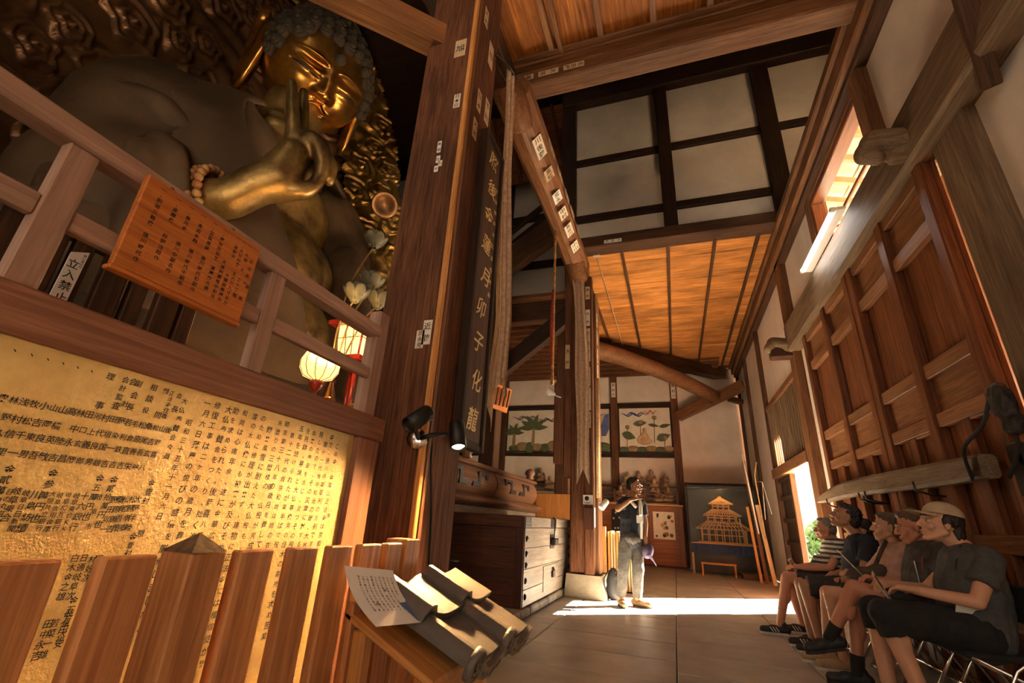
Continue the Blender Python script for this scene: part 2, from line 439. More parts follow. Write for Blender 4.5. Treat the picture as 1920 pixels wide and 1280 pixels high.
# ---- side doorway: lattice boarding above, open half with daylight, closed half with slits
sd = empty('door_3', (XR, 10.0, 0), kind='structure')
for k in range(16):
    a = 8.50 + k * .177
    if 10.15 < a < 11.25:
        box('board', (XR, a, 2.85), (XR + .03, a + .165, 3.55), 'grey', sd, .004)
        if a < 10.3 or a > 11.1: box('board', (XR, a, 2.28), (XR + .03, a + .165, 2.85), 'grey', sd, .004)
    else:
        box('board', (XR, a, 2.28), (XR + .03, min(a + .165, 11.34), 3.55), 'grey', sd, .004)
    box('batten', (XR - .03, a + .15, 2.28), (XR, a + .19, 3.55), 'grey', sd, .004)
box('backing', (XR + .035, 8.48, 2.85), (XR + .06, 11.34, 3.55), 'brown', sd); box('backing', (XR + .035, 8.48, 2.28), (XR + .06, 10.28, 2.85), 'brown', sd)
box('head', (XR - .12, 8.48, 2.10), (XR + .16, 11.36, 2.29), 'brown', sd, .01); box('head', (XR - .06, 8.48, 3.54), (XR + .16, 11.34, 3.66), 'brown', sd, .01)
box('jamb', (XR - .05, 8.46, 0), (XR + .16, 8.60, 2.10), 'orange', sd, .008)
for k in range(10):      # closed leaf, boards with gaps between them
    a = 10.22 + k * .115
    box('plank', (XR + .02, a, .04), (XR + .045, a + (.107 if k % 2 else .112), 2.10), 'black', sd, .003)
for z in (.08, .45, .86, 1.28, 1.70, 2.06): box('ledge', (XR - .03, 10.2, z - .035), (XR + .02, 11.36, z + .035), 'black', sd, .004)
box('stile', (XR - .035, 10.17, .02), (XR + .06, 10.25, 2.1), 'dark', sd, .005)
box('threshold', (XR - .15, 8.2, 0), (XR + .16, 11.4, .06), 'brown', sd, .01)

# ---- outside the side door
box('ground', (XR + .17, -10, -.4), (30, 40, -.08), 'outside_ground', bevel=0, kind='structure')
def shrub(x, y, r, h, lab):
    rng = np.random.default_rng(int(x * 100)); n = 900
    d = rng.normal(size=(n, 3)); d /= np.linalg.norm(d, axis=1)[:, None]; d[:, 2] = np.abs(d[:, 2]) * h / r
    c = d * r * rng.uniform(.75, 1.05, (n, 1)) + np.array([x, y, -.05])
    a = rng.normal(size=(n, 3)) * .09; b = rng.normal(size=(n, 3)) * .09
    V = np.concatenate([c - a, c + b, c + a, c - b], 1).reshape(-1, 3)
    o = empty('shrub', (x, y, -.08), lab, 'shrub')
    put('foliage', V, [[4 * i, 4 * i + 1, 4 * i + 2, 4 * i + 3] for i in range(n)], 'shrub', o, kind='stuff')
    tube('stem', [(x, y, -.1), (x, y, h * .6)], .05, 'brown', o)
shrub(6.2, 23.5, 1.2, 1.9, 'tall leafy green shrub seen outside through the side doorway')
shrub(4.6, 17.8, .7, .55, 'low green bush outside the side doorway near the threshold')

# ---- aisle ceiling beyond the upper wall: narrow boards across, battens along, cut off by the diagonal hip
cl = empty('ceiling', (0, 11, ZT), kind='structure')
def hipy(x): return 13.9 + (x - .09) * .87
y = 7.62
while y < 15.7:
    w = random.uniform(.17, .30); y1 = min(y + w, 15.75)
    x0 = max(-1.7, .09 + (y - 13.9) / .87)
    if x0 < XR: box('board', (x0, y + .002, ZT + random.uniform(0, .012)), (XR, y1 - .002, ZT + .04), 'ceil', cl, .004, axis=0)
    y = y1
for x in (-1.42, -.62, .22, 1.02, 1.72): box('batten', (x - .028, 7.62, ZT - .05), (x + .028, hipy(x) + .05, ZT), 'dark', cl, .005)
box('border_board', (-1.6, 7.58, ZT - .03), (XR - .16, 7.66, ZT + .03), 'ceil', cl, .006)
tube('conduit', [(-1.10, 7.6, ZT - .03), (-1.10, hipy(-1.1), ZT - .03), (-1.10, hipy(-1.1) + .02, ZT - .12)], .010, 'cloth_banner', cl, 6)
box('conduit_box', (-1.17, 7.66, ZT - .05), (-1.03, 7.74, ZT), 'cloth_banner', cl)
box('ceiling_upper_deck', (-1.75, 7.6, ZT + .05), (XR, YB + .4, ZT + .12), 'black', cl, 0, axis=0)
# hip beam and the bent tie log
hb = beam('hip_beam', (-2.1, 11.95, 5.78), (2.25, 15.70, 5.66), .30, .34, 'dark', kind='structure')
lg = empty('tie_log', (0, 13, 5), kind='structure')
n = 15; path = []; rad = []
for i in range(n):
    s = i / (n - 1)
    path.append((-2.3 + 3.65 * s, 11.1 + 3.0 * s, 5.42 - .10 * s - .68 * s * s)); rad.append(.25 - .06 * s)
v, f = tube_vf(path, rad, 14); put('log', v, f, M('brown', 0), lg, True)
beam('strut_beam', (.30, 15.05, 4.30), (2.16, 14.25, 5.02), .24, .30, 'brown', lg)
beam('short_brace', (1.75, 14.6, 4.72), (2.15, 14.75, 4.62), .12, .16, 'dark', lg)

# ---- sloping rafters over the back aisle
ra = empty('ceiling_back', (-2, 13.5, 6), kind='structure')
for k in range(15):
    yy = 11.2 + k * .28; zz = 6.55 - .055 * k
    beam('rafter', (-9.0, yy, zz), (1.6, yy, zz), .12, .14, 'red', ra)
v = [(-9.2, 10.8, 6.75), (2.1, 10.8, 6.75), (2.1, 15.3, 5.86), (-9.2, 15.3, 5.86), (-9.2, 10.8, 6.85), (2.1, 10.8, 6.85), (2.1, 15.3, 5.96), (-9.2, 15.3, 5.96)]
put('roof_boarding', v, BOXF, M('red', 0), ra)

# ---- upper white wall above the aisle
wu = empty('wall_upper', (0, 7.55, 7.8), kind='structure')
PX = [(-1.50, .16), (2.00, 3.55), (3.75, 6.0)]
for a, b in ((-1.48, .18), (.42, 2.02), (2.28, 4.6)):
    for z0, z1 in ((6.08, 6.56), (6.72, 7.98), (8.14, 9.62)):
        plaster(wu, (a, 7.56, z0), (b, 7.66, z1))
for x, w in ((-1.62, .30), (.30, .24), (2.15, .30)): box('post', (x - w / 2, 7.42, 5.9), (x + w / 2, 7.72, 10.4), 'black', wu, .012)
for z, h in ((6.64, .15), (8.06, .15)): box('tie_rail', (-1.5, 7.50, z - h / 2), (4.6, 7.66, z + h / 2), 'black', wu, .008, axis=0)
box('sill_beam', (-1.75, 7.36, 5.86), (XR + 2.4, 7.70, 6.10), 'dark', wu, .015, axis=0)
box('head_beam', (-1.75, 7.36, 9.60), (4.6, 7.74, 10.0), 'black', wu, .015, axis=0)
for z in (10.35, 10.75): tube('roof_log', [(-3.5, 7.3, z), (5, 7.3, z + .1)], .17, 'black', wu, 10)
# dark roof space over the middle bay
rs = empty('roof_space', (1, 5, 10.8), kind='structure')
for k in range(9): box('roof_board', (-12.5, -5 + k * 2.27, 14.9), (6.2, -5 + (k + 1) * 2.27 - .01, 14.98), 'black', rs, 0, axis=0)
for k in range(7): beam('purlin', (-3 + k * 1.2, 3.6, 10.9), (-3 + k * 1.2, 7.5, 10.9), .16, .2, 'black', rs)
box('gable_wall', (4.6, 3.72, 5.9), (4.7, 7.6, 15), 'black', rs, 0, axis=1)
box('soffit_side', (XR + .17, 3.9, 5.85), (4.7, 7.6, 5.93), 'black', rs, 0, axis=1)
box('gable_wall', (-1.6, 3.72, 6.3), (4.7, 3.78, 15), 'black', rs, 0, axis=0)

# ---- near ceiling bay: wide coffer boards with battens, front crossbeam
cn = empty('ceiling_near', (0, 1, 6.1), kind='structure')
xe = [-1.62, -.98, -.42, .14, .70, 1.26, XR + .1]
for i in range(6):
    for k in range(9):
        y0 = 3.62 - (k + 1) * .92
        box('ceiling_panel', (xe[i] + .003, y0 + .003, 6.10 + random.uniform(0, .01)), (xe[i + 1] - .003, y0 + .917, 6.14), 'ceil2', cn, .005, axis=1)
for x in xe[1:-1]: box('batten', (x - .035, -4.6, 6.02), (x + .035, 3.62, 6.10), 'doorl', cn, .006)
box('batten', (xe[1] + .08, -4.6, 6.0), (xe[1] + .13, 3.62, 6.05), 'doorl', cn, .006)
box('crossbeam', (-1.75, 3.66, 5.78), (XR, 3.92, 6.06), 'brown', cn, .02, axis=0)
for q, (zz, yy) in enumerate(((6.06, 3.60), (6.03, 3.56), (6.00, 3.62))):
    box('crossbeam_moulding', (-1.6, yy - .05, zz - .02), (XR, yy + .06, zz + .015), 'brown', cn, .006, axis=0)
box('ceiling_backing', (-2.2, -5, 6.16), (XR + .2, 3.85, 6.22), 'black', cn, 0, axis=1)
# ---- left edge of the near bay, above the statue's side
bx_l = empty('beam_row', (-1.5, 2, 6), kind='structure')
box('wall_plate', (-1.72, -4.6, 5.74), (-1.45, 3.8, 6.02), 'dark', bx_l, .02)
beam('dragon_beam', (-1.50, 2.18, 4.53), (-4.2, -.52, 4.53), .18, .22, 'doorl', bx_l)

# ---- back wall
wb = empty('wall_back', (-2, YB, 0), kind='structure')
bpx = [-11.4, -9.3, -7.4, -5.55, -3.35, -1.68, .22, XR]
for i in range(len(bpx) - 1):
    a, b = bpx[i] + .1, bpx[i + 1] - .1
    for z0, z1 in ((0, 1.62), (1.74, 3.04), (3.16, 4.68), (4.80, 6.3)):
        if i == 6:
            continue
        plaster(wb, (a, YB + .03, z0), (b, YB + .15, z1))
    if i < 6:
        for z in (1.68, 3.10, 4.74): box('tie_rail', (a, YB - .03, z - .055), (b, YB + .15, z + .055), 'black' if z != 1.68 else 'dark', wb, .006, axis=0)
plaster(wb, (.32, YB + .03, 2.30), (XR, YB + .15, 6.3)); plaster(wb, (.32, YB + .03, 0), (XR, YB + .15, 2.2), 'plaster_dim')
box('tie_rail', (.32, YB - .02, 2.20), (XR, YB + .15, 2.32), 'dark', wb, .006, axis=0)
for x in bpx[:-1]: box('post', (x - .11, YB - .07, 0), (x + .11, YB + .15, 6.3), 'dark' if x < -4 else 'red', wb, .01)
# upper part of the back wall, seen past the centre column
wq = empty('wall_back_upper', (-5, 13.2, 9), kind='structure')
YU = 12.4
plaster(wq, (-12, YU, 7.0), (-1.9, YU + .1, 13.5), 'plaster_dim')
for z in (7.55, 8.75, 10.6): box('tie_rail', (-12, YU - .08, z - .13), (-1.9, YU, z + .13), 'black', wq, .008, axis=0)
for x in (-10.6, -8.6, -6.7, -4.78, -2.6): box('post', (x - .15, YU - .12, 6.8), (x + .15, YU + .02, 13.5), 'black', wq, .01)
# side enclosure beyond the statue
box('wall_left', (-11.7, -5, 0), (-11.5, YB + .3, 15), 'black', bevel=0, axis=2, kind='structure')
box('wall_left_rear', (-11.6, 12.6, 0), (-9.4, 12.8, 15), 'black', bevel=0, axis=2, kind='structure')

# ---- centre column with its plank facing and stone base
cc = empty('column', (-1.35, 7.75, 0), kind='structure')
box('shaft', (-1.56, 7.50, .30), (-1.30, 8.05, 5.95), 'pillar', cc, .03)
box('facing_plank', (-1.32, 7.46, .30), (-1.17, 7.62, 5.30), 'pillar', cc, .015)
box('facing_plank', (-1.20, 7.60, .30), (-1.12, 8.0, 5.0), 'brown', cc, .012)
box('facing_plank', (-1.68, 7.52, 1.7), (-1.52, 7.9, 5.95), 'red', cc, .02)
box('facing_plank', (-1.86, 7.56, 1.9), (-1.67, 7.9, 3.30), 'red', cc, .02)
v = [(-1.615, 7.42, 0), (-1.0, 7.35, 0), (-.98, 8.2, 0), (-1.61, 8.25, 0), (-1.60, 7.48, .30), (-1.08, 7.44, .30), (-1.06, 8.12, .30), (-1.59, 8.15, .30)]
put('base_stone', v, BOXF, 'stone_pale', cc)
# long sticker-covered log from the crossbeam to the column
tl = empty('long_tie_beam', (-1.5, 5.7, 5.6), kind='structure')
rg = []
for i in range(13):
    s = i / 12; yv = 3.60 + s * 3.95; cz = 5.66 + .05 * math.sin(s * PI); r = .225 + .012 * math.sin(s * 7)
    rg.append([(-1.47 + r * 1.0 * math.cos(a), yv, cz + r * 1.05 * math.sin(a)) for a in (2 * PI * (j + .5) / 10 for j in range(10))])
v, f = ringmesh(rg); put('timber', v, f, M('doorl', 1), tl, False)
lathe('knuckle', [(.05, -.34), (.16, -.30), (.19, -.1), (.17, .05), (.19, .18), (.12, .32), (.05, .36)], M('doorl', 1), tl, (-1.44, 7.42, 5.42), (0.15, .5, -.85), 14)
lathe('knuckle', [(.05, -.25), (.13, -.22), (.16, 0), (.13, .22), (.05, .25)], M('doorl', 1), tl, (-1.40, 3.62, 5.36), (.1, .8, -.6), 14)

# ---- near pillar
np_ = empty('pillar', (-1.4, 2.3, 0), kind='structure')
box('shaft', (-1.60, 2.10, 0), (-1.20, 2.56, 6.0), 'pillar', np_, .02)
box('corner_strip', (-1.215, 2.082, .6), (-1.185, 2.115, 6.0), 'stand', np_, .004)
box('corner_strip', (-1.19, 2.12, .6), (-1.18, 2.15, 6.0), 'brown', np_, .003)
box('base_stone', (-1.75, 1.98, 0), (-1.05, 2.7, .12), 'stone_pale', np_, .02)
# rear posts of the sanctum side
for x, y0 in ((-3.30, 8.15), (-2.3, 10.2)):
    box('post', (x - .16, y0, 0), (x + .16, y0 + .30, 6.0), 'dark', empty('rear_post', (x, y0, 0), kind='structure'), .02)
# wall added outside the big doors to keep sun out of the door slit
box('sun_block_wall', (XR + .95, 3.0, -.08), (XR + 1.10, 7.7, 4.9), 'doorl', None, .01, kind='structure')
# unseen black walls closing the hall; the first two added to dim the sanctum
box('sanctum_dimmer_near', (-12, -2.2, 0), (-3.6, -2.0, 15), 'black', None, 0, axis=2, kind='structure')
box('sanctum_dimmer_top', (-1.85, -5, 6.2), (-1.75, 3.75, 15), 'black', None, 0, axis=2, kind='structure')
box('wall_north_end', (-12, YB + .16, 6), (6, YB + .3, 15), 'black', None, 0, axis=2, kind='structure')
box('wall_aisle_top', (-2, -5.1, 6.0), (XR + .3, -5.0, 15), 'black', None, 0, axis=2, kind='structure')
box('upper_sun_block', (XR + .2, 7.75, 5.95), (XR + .3, YB + .3, 15), 'black', None, 0, axis=2, kind='structure')  # unseen, added to stop a stray sun patch on the mandorla
box('wall_over_upper', (-1.75, 7.50, 9.98), (4.7, 7.62, 15), 'black', None, 0, axis=2, kind='structure')
# braces and boarding seen past the long tie beam
beam('roof_strut', (-4.7, 11.0, 7.75), (-2.35, 11.0, 9.35), .30, .75, 'dark', wq)
beam('roof_strut', (-4.7, 10.85, 8.60), (-2.75, 10.85, 10.1), .14, .14, 'black', wq); beam('roof_strut', (-4.7, 10.85, 8.15), (-2.6, 10.85, 9.75), .10, .12, 'black', wq)
beam('wall_brace', (-3.75, 9.2, 3.95), (-1.85, 9.2, 5.45), .22, .36, 'black', wq); box('tie_beam', (-5.0, 9.3, 5.35), (-1.75, 9.55, 5.85), 'dark', wq, .02, axis=0)
for k in range(8): box('red_board', (-5.6, 11.6, 11.55 + k * .40), (-1.9, 11.66, 11.93 + k * .40), 'cabin', wq, .006, axis=0)
for k in range(6): beam('red_rafter', (-4.6 + k * .5, 11.5, 11.4), (-4.9 + k * .5, 10.6, 13.6), .08, .10, 'orange' if k == 2 else 'red', wq)

# ================================================================== STATUE SIDE: board, railing, fence, signs
# ---- gilded inscription board
XB = -1.35
ib = empty('inscription_board', (XB, .7, .3), 'large gilded board covered in black brush writing behind the picket fence', 'board')
box('panel', (XB - .03, -1.6, .30), (XB, 1.74, 1.315), 'gold_leaf', ib, .002)
box('frame_rail', (XB - .06, -1.7, 1.315), (XB + .025, 1.93, 1.425), 'rail2', ib, .006)
box('frame_rail', (XB - .06, -1.7, .20), (XB + .025, 1.93, .30), 'rail2', ib, .006)
box('frame_stile', (XB - .06, 1.74, .30), (XB + .023, 1.90, 1.314), 'rail2', ib, .006)
COLS1 = [('序',1.661,0.974),('この寺、金風山正法寺は京都',1.636,1.250),('寺で、徳川中期草創の古刹です',1.592,1.281),('第十一代惟中和尚の時、大地',1.559,1.247),('発したので、その災霊に対する',1.526,1.281),('如来の奉安を念じ、旦つその殿宇の建立を志し金田',1.486,1.280),('を托鉢、募縁と大仏尊像用の経木の喜捨を求め苦業',1.452,1.282),('五年を続けられたが業半ばで歿',1.414,1.283),('第十二代の肯宗和尚は師の衣',1.376,1.251),('師苦節三十八年の歳月を費して',1.338,1.286),('朱塗りの三層楼の御仏殿が完成',1.305,1.283),('爾来風雪に耐えた大仏殿も、',1.265,1.250),('のために修理が出来ず、建物に正法寺には檀信徒が皆',1.228,1.283),('漆の大仏像にも被害が及びそめ負傷が告げ',1.192,1.282),('和尚は心痛年余、遂に金華広',1.148,1.285),('助を求められた。後藤喜八氏',1.111,1.284),('大仏奉賛会をつくり、拙く浄',1.085,1.282),('修復工事は二ヶ年の歳月を費',1.046,1.286),('一月六日落慶の悦びの盛儀を厳修しました。',1.011,1.284)]
COLS2 = [('昭和三十五年十一月六日',0.970,1.216,.026),('大仏奉賛会々員',0.938,1.273,.0265),('会長',0.918,1.284,.04),('正法寺住職',0.895,1.285,.0165),('顧　　問',0.877,1.287,.023),('相談役',0.842,1.288,.032),('副会長',0.802,1.287,.032),('会計',0.788,1.288,.06),('会計監査',0.769,1.288,.023),('理　　事',0.733,1.286,.025),('金壹封',0.920,1.040,.023),('大野伴睦',0.899,0.997,.023),('松野幸泰',0.886,0.996,.023),('松尾吾策',0.869,0.995,.023),('桑原善吉',0.856,0.993,.023),('野田卯一',0.841,0.992,.023),('金貳拾萬円也',0.825,1.040,.021),('岐　阜　市',0.806,0.997,.017),('金五萬円也',0.793,1.040,.022),('十六銀行',0.775,0.997,.023),('岐阜乗合KK',0.758,0.997,.0145),('岐阜相互銀行',0.741,0.998,.0145),('岐阜信用金庫',0.725,0.996,.0145),('大垣共立銀行',0.710,0.998,.0145),('金参萬円也',0.695,1.042,.024),('川島紡績',0.679,0.994,.023),('岐阜日日新聞',0.662,0.997,.0145),('岐阜乗合',0.645,1.000,.018),('日の丸自動車',0.633,0.997,.0145),('金貳萬円也',0.617,1.043,.022),('懇',0.935,0.913,.02),('金壹封',0.918,0.905,.02),('尾関好平',0.853,0.855,.02),('林好次',0.841,0.855,.02),('日通岐阜次',0.821,0.859,.02),('白木金之雄',0.802,0.860,.02),('金五万円也',0.831,0.769,.02),('岐阜大安',0.832,0.742,.02),('若菜一雄',0.809,0.726,.02),('田中永吉',0.796,0.726,.02)]
cells = []
for t, y, z in COLS1:
    for j, ch in enumerate(t):
        cells.append((ch, y + random.uniform(-.002, .002), z - j * .0316, .0235 * random.uniform(.85, 1.1)))
for t, y, z, dz in COLS2:
    for j, ch in enumerate(t):
        if ch != '　': cells.append((ch, y, z - j * dz, min(.0195, dz * .95) * random.uniform(.88, 1.08)))
for r, (row, z) in enumerate((('奥林浅牧小山山高林田河村田野若毛松桑松山後', 1.184), ('　野村松吉岡橋　中口上代垣染利倉原尾吉藤　', 1.146), ('苗久信千東良英陸永玄義良国一鉄直善吾玄喜　', 1.114), ('義吉里一男吾敏吉昌勝郎男雄吉吉吉栄翁八　　', 1.076))):
    for j, ch in enumerate(row):
        if ch != '　': cells.append((ch, .556 + j * .01815, z, .0185 * random.uniform(.9, 1.1)))
for j in range(14): cells.append(('、', .30 + j * .03, 1.292, .02))
lettering(cells, (0, 1, 0), (0, 0, 1), (XB, 0, 0), 'ink', ib, .0012, .10)

# ---- railing above the board
rl = empty('railing', (XB, .8, 1.42), 'pale wooden railing standing on the frame of the gilded board', 'railing')
box('top_rail', (XB - .065, -1.6, 1.815), (XB + .005, 1.80, 1.875), 'rail', rl, .006)
for y in (-.15, .50, 1.145): box('baluster', (XB - .045, y - .033, 1.425), (XB - .005, y + .033, 1.815), 'rail', rl, .004)
box('end_post', (XB - .07, 1.775, 1.425), (XB, 1.86, 1.96), 'rail', rl, .006)
for a, b in ((-1.6, .467), (.533, 1.112), (1.178, 1.775)): box('middle_rail', (XB - .042, a, 1.60), (XB - .010, b, 1.655), 'rail', rl, .004, axis=1)

# ---- orange wooden name sign hooked on the railing
sg = empty('wooden_sign', (XB + .03, .83, 1.55), 'orange wooden sign with brush writing hung on the railing before the statue', 'sign')
box('sign_board', (XB + .008, .625, 1.555), (XB + .030, 1.012, 1.842), 'orange', sg, .003, axis=1)
box('bottom_lip', (XB + .0, .622, 1.543), (XB + .03, 1.016, 1.555), 'orange', sg, .002, axis=1)
SGT = [('正法寺の御佛', .990, 1.775, .028), ('一、大佛　丈　之十三間', .967, 1.825, .019), ('一、大日如来　丈六尺九寸五分', .945, 1.825, .0175), ('一、帝釈天　　　大佛師康慶作', .923, 1.825, .0175),
       ('　　　　　　大佛創建惟中和尚', .900, 1.825, .0175), ('一、阿弥陀如来　運慶作大佛', .872, 1.822, .0175), ('一、普賢菩薩　徳川時代初期作', .835, 1.822, .018), ('一、青面金剛　徳川時代中期作', .795, 1.822, .018),
       ('一、善光寺　　徳川中期名作', .755, 1.822, .018), ('一、達磨像　　狩野法眼作', .715, 1.822, .018), ('一、釈迦三尊像　徳川時代作', .670, 1.822, .019)]
cells = [(ch, y, z - j * dz, .015) for t, y, z, dz in SGT for j, ch in enumerate(t) if ch != '　']
lettering(cells, (0, 1, 0), (0, 0, 1), (XB + .030, 0, 0), 'ink', sg, .0008, .06)
for y in (.70, .91): lathe('screw', [(.006, 0), (.006, .004), (.001, .005)], 'chrome', sg, (XB + .006, y, 1.852), (1, 0, 0), 10)

# ---- keep-out sign on the dark slats behind the railing
inn = empty('inner_slat_screen', (-1.98, .95, .9), 'dark brown slat screen behind the railing below the orange sign', 'screen')
for k in range(7): box('slat', (-2.00, .60 + k * .105, .8), (-1.96, .60 + k * .105 + (.085 if k % 2 else .06), 1.86), 'dark', inn, .004)
box('cap_rail', (-2.03, .55, 1.86), (-1.93, 1.36, 1.90), 'dark', inn, .004)
box('foot_rail', (-2.01, .55, .55), (-1.95, 1.36, .80), 'dark', inn, .004, axis=1)
ks = empty('warning_sign', (-1.93, .82, 1.6), 'narrow white keep-out sign with black characters on the slat screen', 'sign')
prism('sign_plate', [(.790, 1.585), (.838, 1.612), (.842, 1.81), (.794, 1.785)], (0, 1, 0), (0, 0, 1), (1, 0, 0), (-1.935, 0, 0), .006, 'paper_white', ks)
lettering([(c, .812 + .002 * j, 1.748 - j * .042, .036) for j, c in enumerate('立入禁止')] + [(c, .833, 1.79 - j * .011, .010) for j, c in enumerate('関係者以外')], (0, 1, 0), (0, 0, 1), (-1.929, 0, 0), 'ink', ks)
tube('bamboo_pole', [(-1.75, .31, 1.30), (-1.75, .36, 1.80)], .010, 'pale', None, 8, label='thin bamboo pole leaning behind the railing post', cat='pole')

# ---- picket fence in front of the board
XF = -.90
fe = empty('picket_fence', (XF, .8, 0), 'varnished wooden picket fence standing before the gilded board', 'fence')
for a, b in ((.10, .19), (.245, .335), (.395, .522), (.580, .670), (.850, .945), (1.005, 1.097), (1.150, 1.242), (1.290, 1.392), (1.428, 1.517)):
    box('picket', (XF - .030, a, .03), (XF, b, .905), 'fence', fe, .004)
def capped_post(y0, y1, z, cap):
    x0, x1 = XF - .085, XF
    box('post', (x0, y0, 0), (x1, y1, z), 'fence', fe, .004)
    if cap:
        cx, cy = (x0 + x1) / 2, (y0 + y1) / 2
        v = [(x0, y0, z), (x1, y0, z), (x1, y1, z), (x0, y1, z), (cx, cy, z + .035)]
        put('post_cap', v, [[0, 1, 4], [1, 2, 4], [2, 3, 4], [3, 0, 4], [3, 2, 1, 0]], 'grey', fe)
capped_post(.733, .815, .905, True); capped_post(1.545, 1.640, .915, False)
for z in (.18,): box('back_rail', (XF - .07, .0, z - .03), (XF - .031, 1.60, z + .03), 'fence', fe, .004)

# ---- hanging calligraphy tablet beyond the pillar
tb = empty('calligraphy_tablet', (-1.2, 2.8, 1.4), 'tall dark wooden tablet with gold cursive characters hung past the near pillar', 'tablet')
def slab_lean(name, y0, y1, z0, z1, xb, xt, th, mat):
    v = [(xb - th, y0, z0), (xb, y0, z0), (xb, y1, z0), (xb - th, y1, z0), (xt - th, y0, z1), (xt, y0, z1), (xt, y1, z1), (xt - th, y1, z1)]
    return put(name, v, BOXF, M(mat, 2), tb)
slab_lean('back_board', 2.37, 2.73, 1.38, 3.74, -1.14, -1.15, .045, 'black')
slab_lean('face_panel', 2.425, 2.675, 1.43, 3.69, -1.134, -1.144, .02, 'dark')
for y0, y1 in ((2.37, 2.40), (2.70, 2.73)): slab_lean('border_strip', y0, y1, 1.38, 3.74, -1.122, -1.132, .02, 'black')
for z0, z1 in ((1.38, 1.415), (3.705, 3.74)): slab_lean('border_strip', 2.40, 2.70, z0, z1, -1.125, -1.130, .02, 'black')
upv = Vector((-.01, 0, 2.26)).normalized()
cells = [(c, .015 * math.sin(j * 2.0), 1.0 - j * .25, .155) for j, c in enumerate('照後金蓮月卯子化龍')]
cells += [(c, .10, .80 - j * .10, .045) for j, c in enumerate('正法禅寺大仏宝殿奉納')]
lettering(cells, (0, 1, 0), upv, (-1.1385, 2.54, 2.56), 'gold_leaf', tb, .003, .25)

# ---- offering chest with iron studs
ch = empty('offering_chest', (-2.1, 6.7, 0), 'big wooden offering chest with iron studs and padlock beside the column', 'chest')
CX0, CX1, CY0, CY1 = -2.60, -1.66, 5.46, 8.02
zs = [.10, .27, .48, .70, .92]
for a, b in zip(zs, zs[1:]):
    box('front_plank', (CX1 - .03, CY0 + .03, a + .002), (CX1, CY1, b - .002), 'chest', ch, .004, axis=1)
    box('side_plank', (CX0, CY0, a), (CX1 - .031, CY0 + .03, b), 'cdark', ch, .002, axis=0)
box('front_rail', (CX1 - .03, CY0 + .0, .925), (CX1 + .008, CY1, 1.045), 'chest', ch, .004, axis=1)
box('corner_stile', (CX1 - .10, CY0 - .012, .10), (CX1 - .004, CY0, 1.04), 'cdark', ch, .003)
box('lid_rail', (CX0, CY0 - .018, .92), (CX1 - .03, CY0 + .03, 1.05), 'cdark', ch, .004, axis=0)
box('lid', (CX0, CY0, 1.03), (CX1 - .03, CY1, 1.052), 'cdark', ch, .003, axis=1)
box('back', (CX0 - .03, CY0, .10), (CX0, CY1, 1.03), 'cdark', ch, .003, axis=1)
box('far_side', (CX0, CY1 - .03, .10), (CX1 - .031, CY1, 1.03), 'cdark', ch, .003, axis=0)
for y in (CY0 + .10, CY1 - .09):
    for z in (.20, .36, .52, .64, .80):
        lathe('stud', [(.034, 0), (.030, .012), (.012, .022), (.002, .024)], 'iron', ch, (CX1, y, z), (1, 0, 0), 12)
for y0, y1 in ((CY0, CY0 + .24), (CY1 - .22, CY1)):
    p = box('corner_plate', (CX1 + .008, y0, .928), (CX1 + .013, y1, 1.044), 'iron', ch, .001)
    for a in (.05, .13, .20):
        for z in (.95, .985, 1.02): lathe('rivet', [(.007, 0), (.005, .004), (.001, .005)], 'iron', p, (CX1 + .013, y0 + a, z), (1, 0, 0), 6)
ym = 6.78
box('hasp_plate', (CX1 + .008, ym - .10, .93), (CX1 + .014, ym + .12, 1.04), 'iron', ch, .001)
tube('hasp_loop', [(CX1 + .02, ym - .03, 1.06), (CX1 + .05, ym - .03, 1.04), (CX1 + .05, ym - .03, .80), (CX1 + .02, ym - .03, .78)], .010, 'iron', ch, 8)
tube('hasp_loop', [(CX1 + .02, ym + .04, 1.05), (CX1 + .045, ym + .04, 1.03), (CX1 + .045, ym + .04, .80)], .010, 'iron', ch, 8)
box('padlock', (CX1 + .01, ym - .09, .70), (CX1 + .075, ym + .12, .79), 'iron', ch, .012)
box('lock_plate', (CX1, ym - .10, .66), (CX1 + .008, ym + .14, .84), 'iron', ch, .002)
hd = box('hatch', (CX1, 6.35, .16), (CX1 + .010, 7.15, .46), 'chest', ch, .003, axis=1)
tube('hatch_lock', [(CX1 + .02, 6.80, .42), (CX1 + .03, 6.76, .38), (CX1 + .03, 6.86, .38), (CX1 + .02, 6.82, .42)], .010, 'iron', hd, 6)
box('hatch_padlock', (CX1 + .01, 6.75, .30), (CX1 + .04, 6.87, .38), 'iron', hd, .006)
pb = empty('plinth', (-2.1, 6.6, 0), 'row of rough grey stone blocks under the offering chest', 'plinth')
yy = 4.55
while yy < 8.0:
    L = random.uniform(.34, .52); box('stone_block', (-2.7, yy, 0), (CX1 + .035, min(yy + L, 8.0) - .012, random.uniform(.088, .098)), 'stone_rough', pb, .014); yy += L

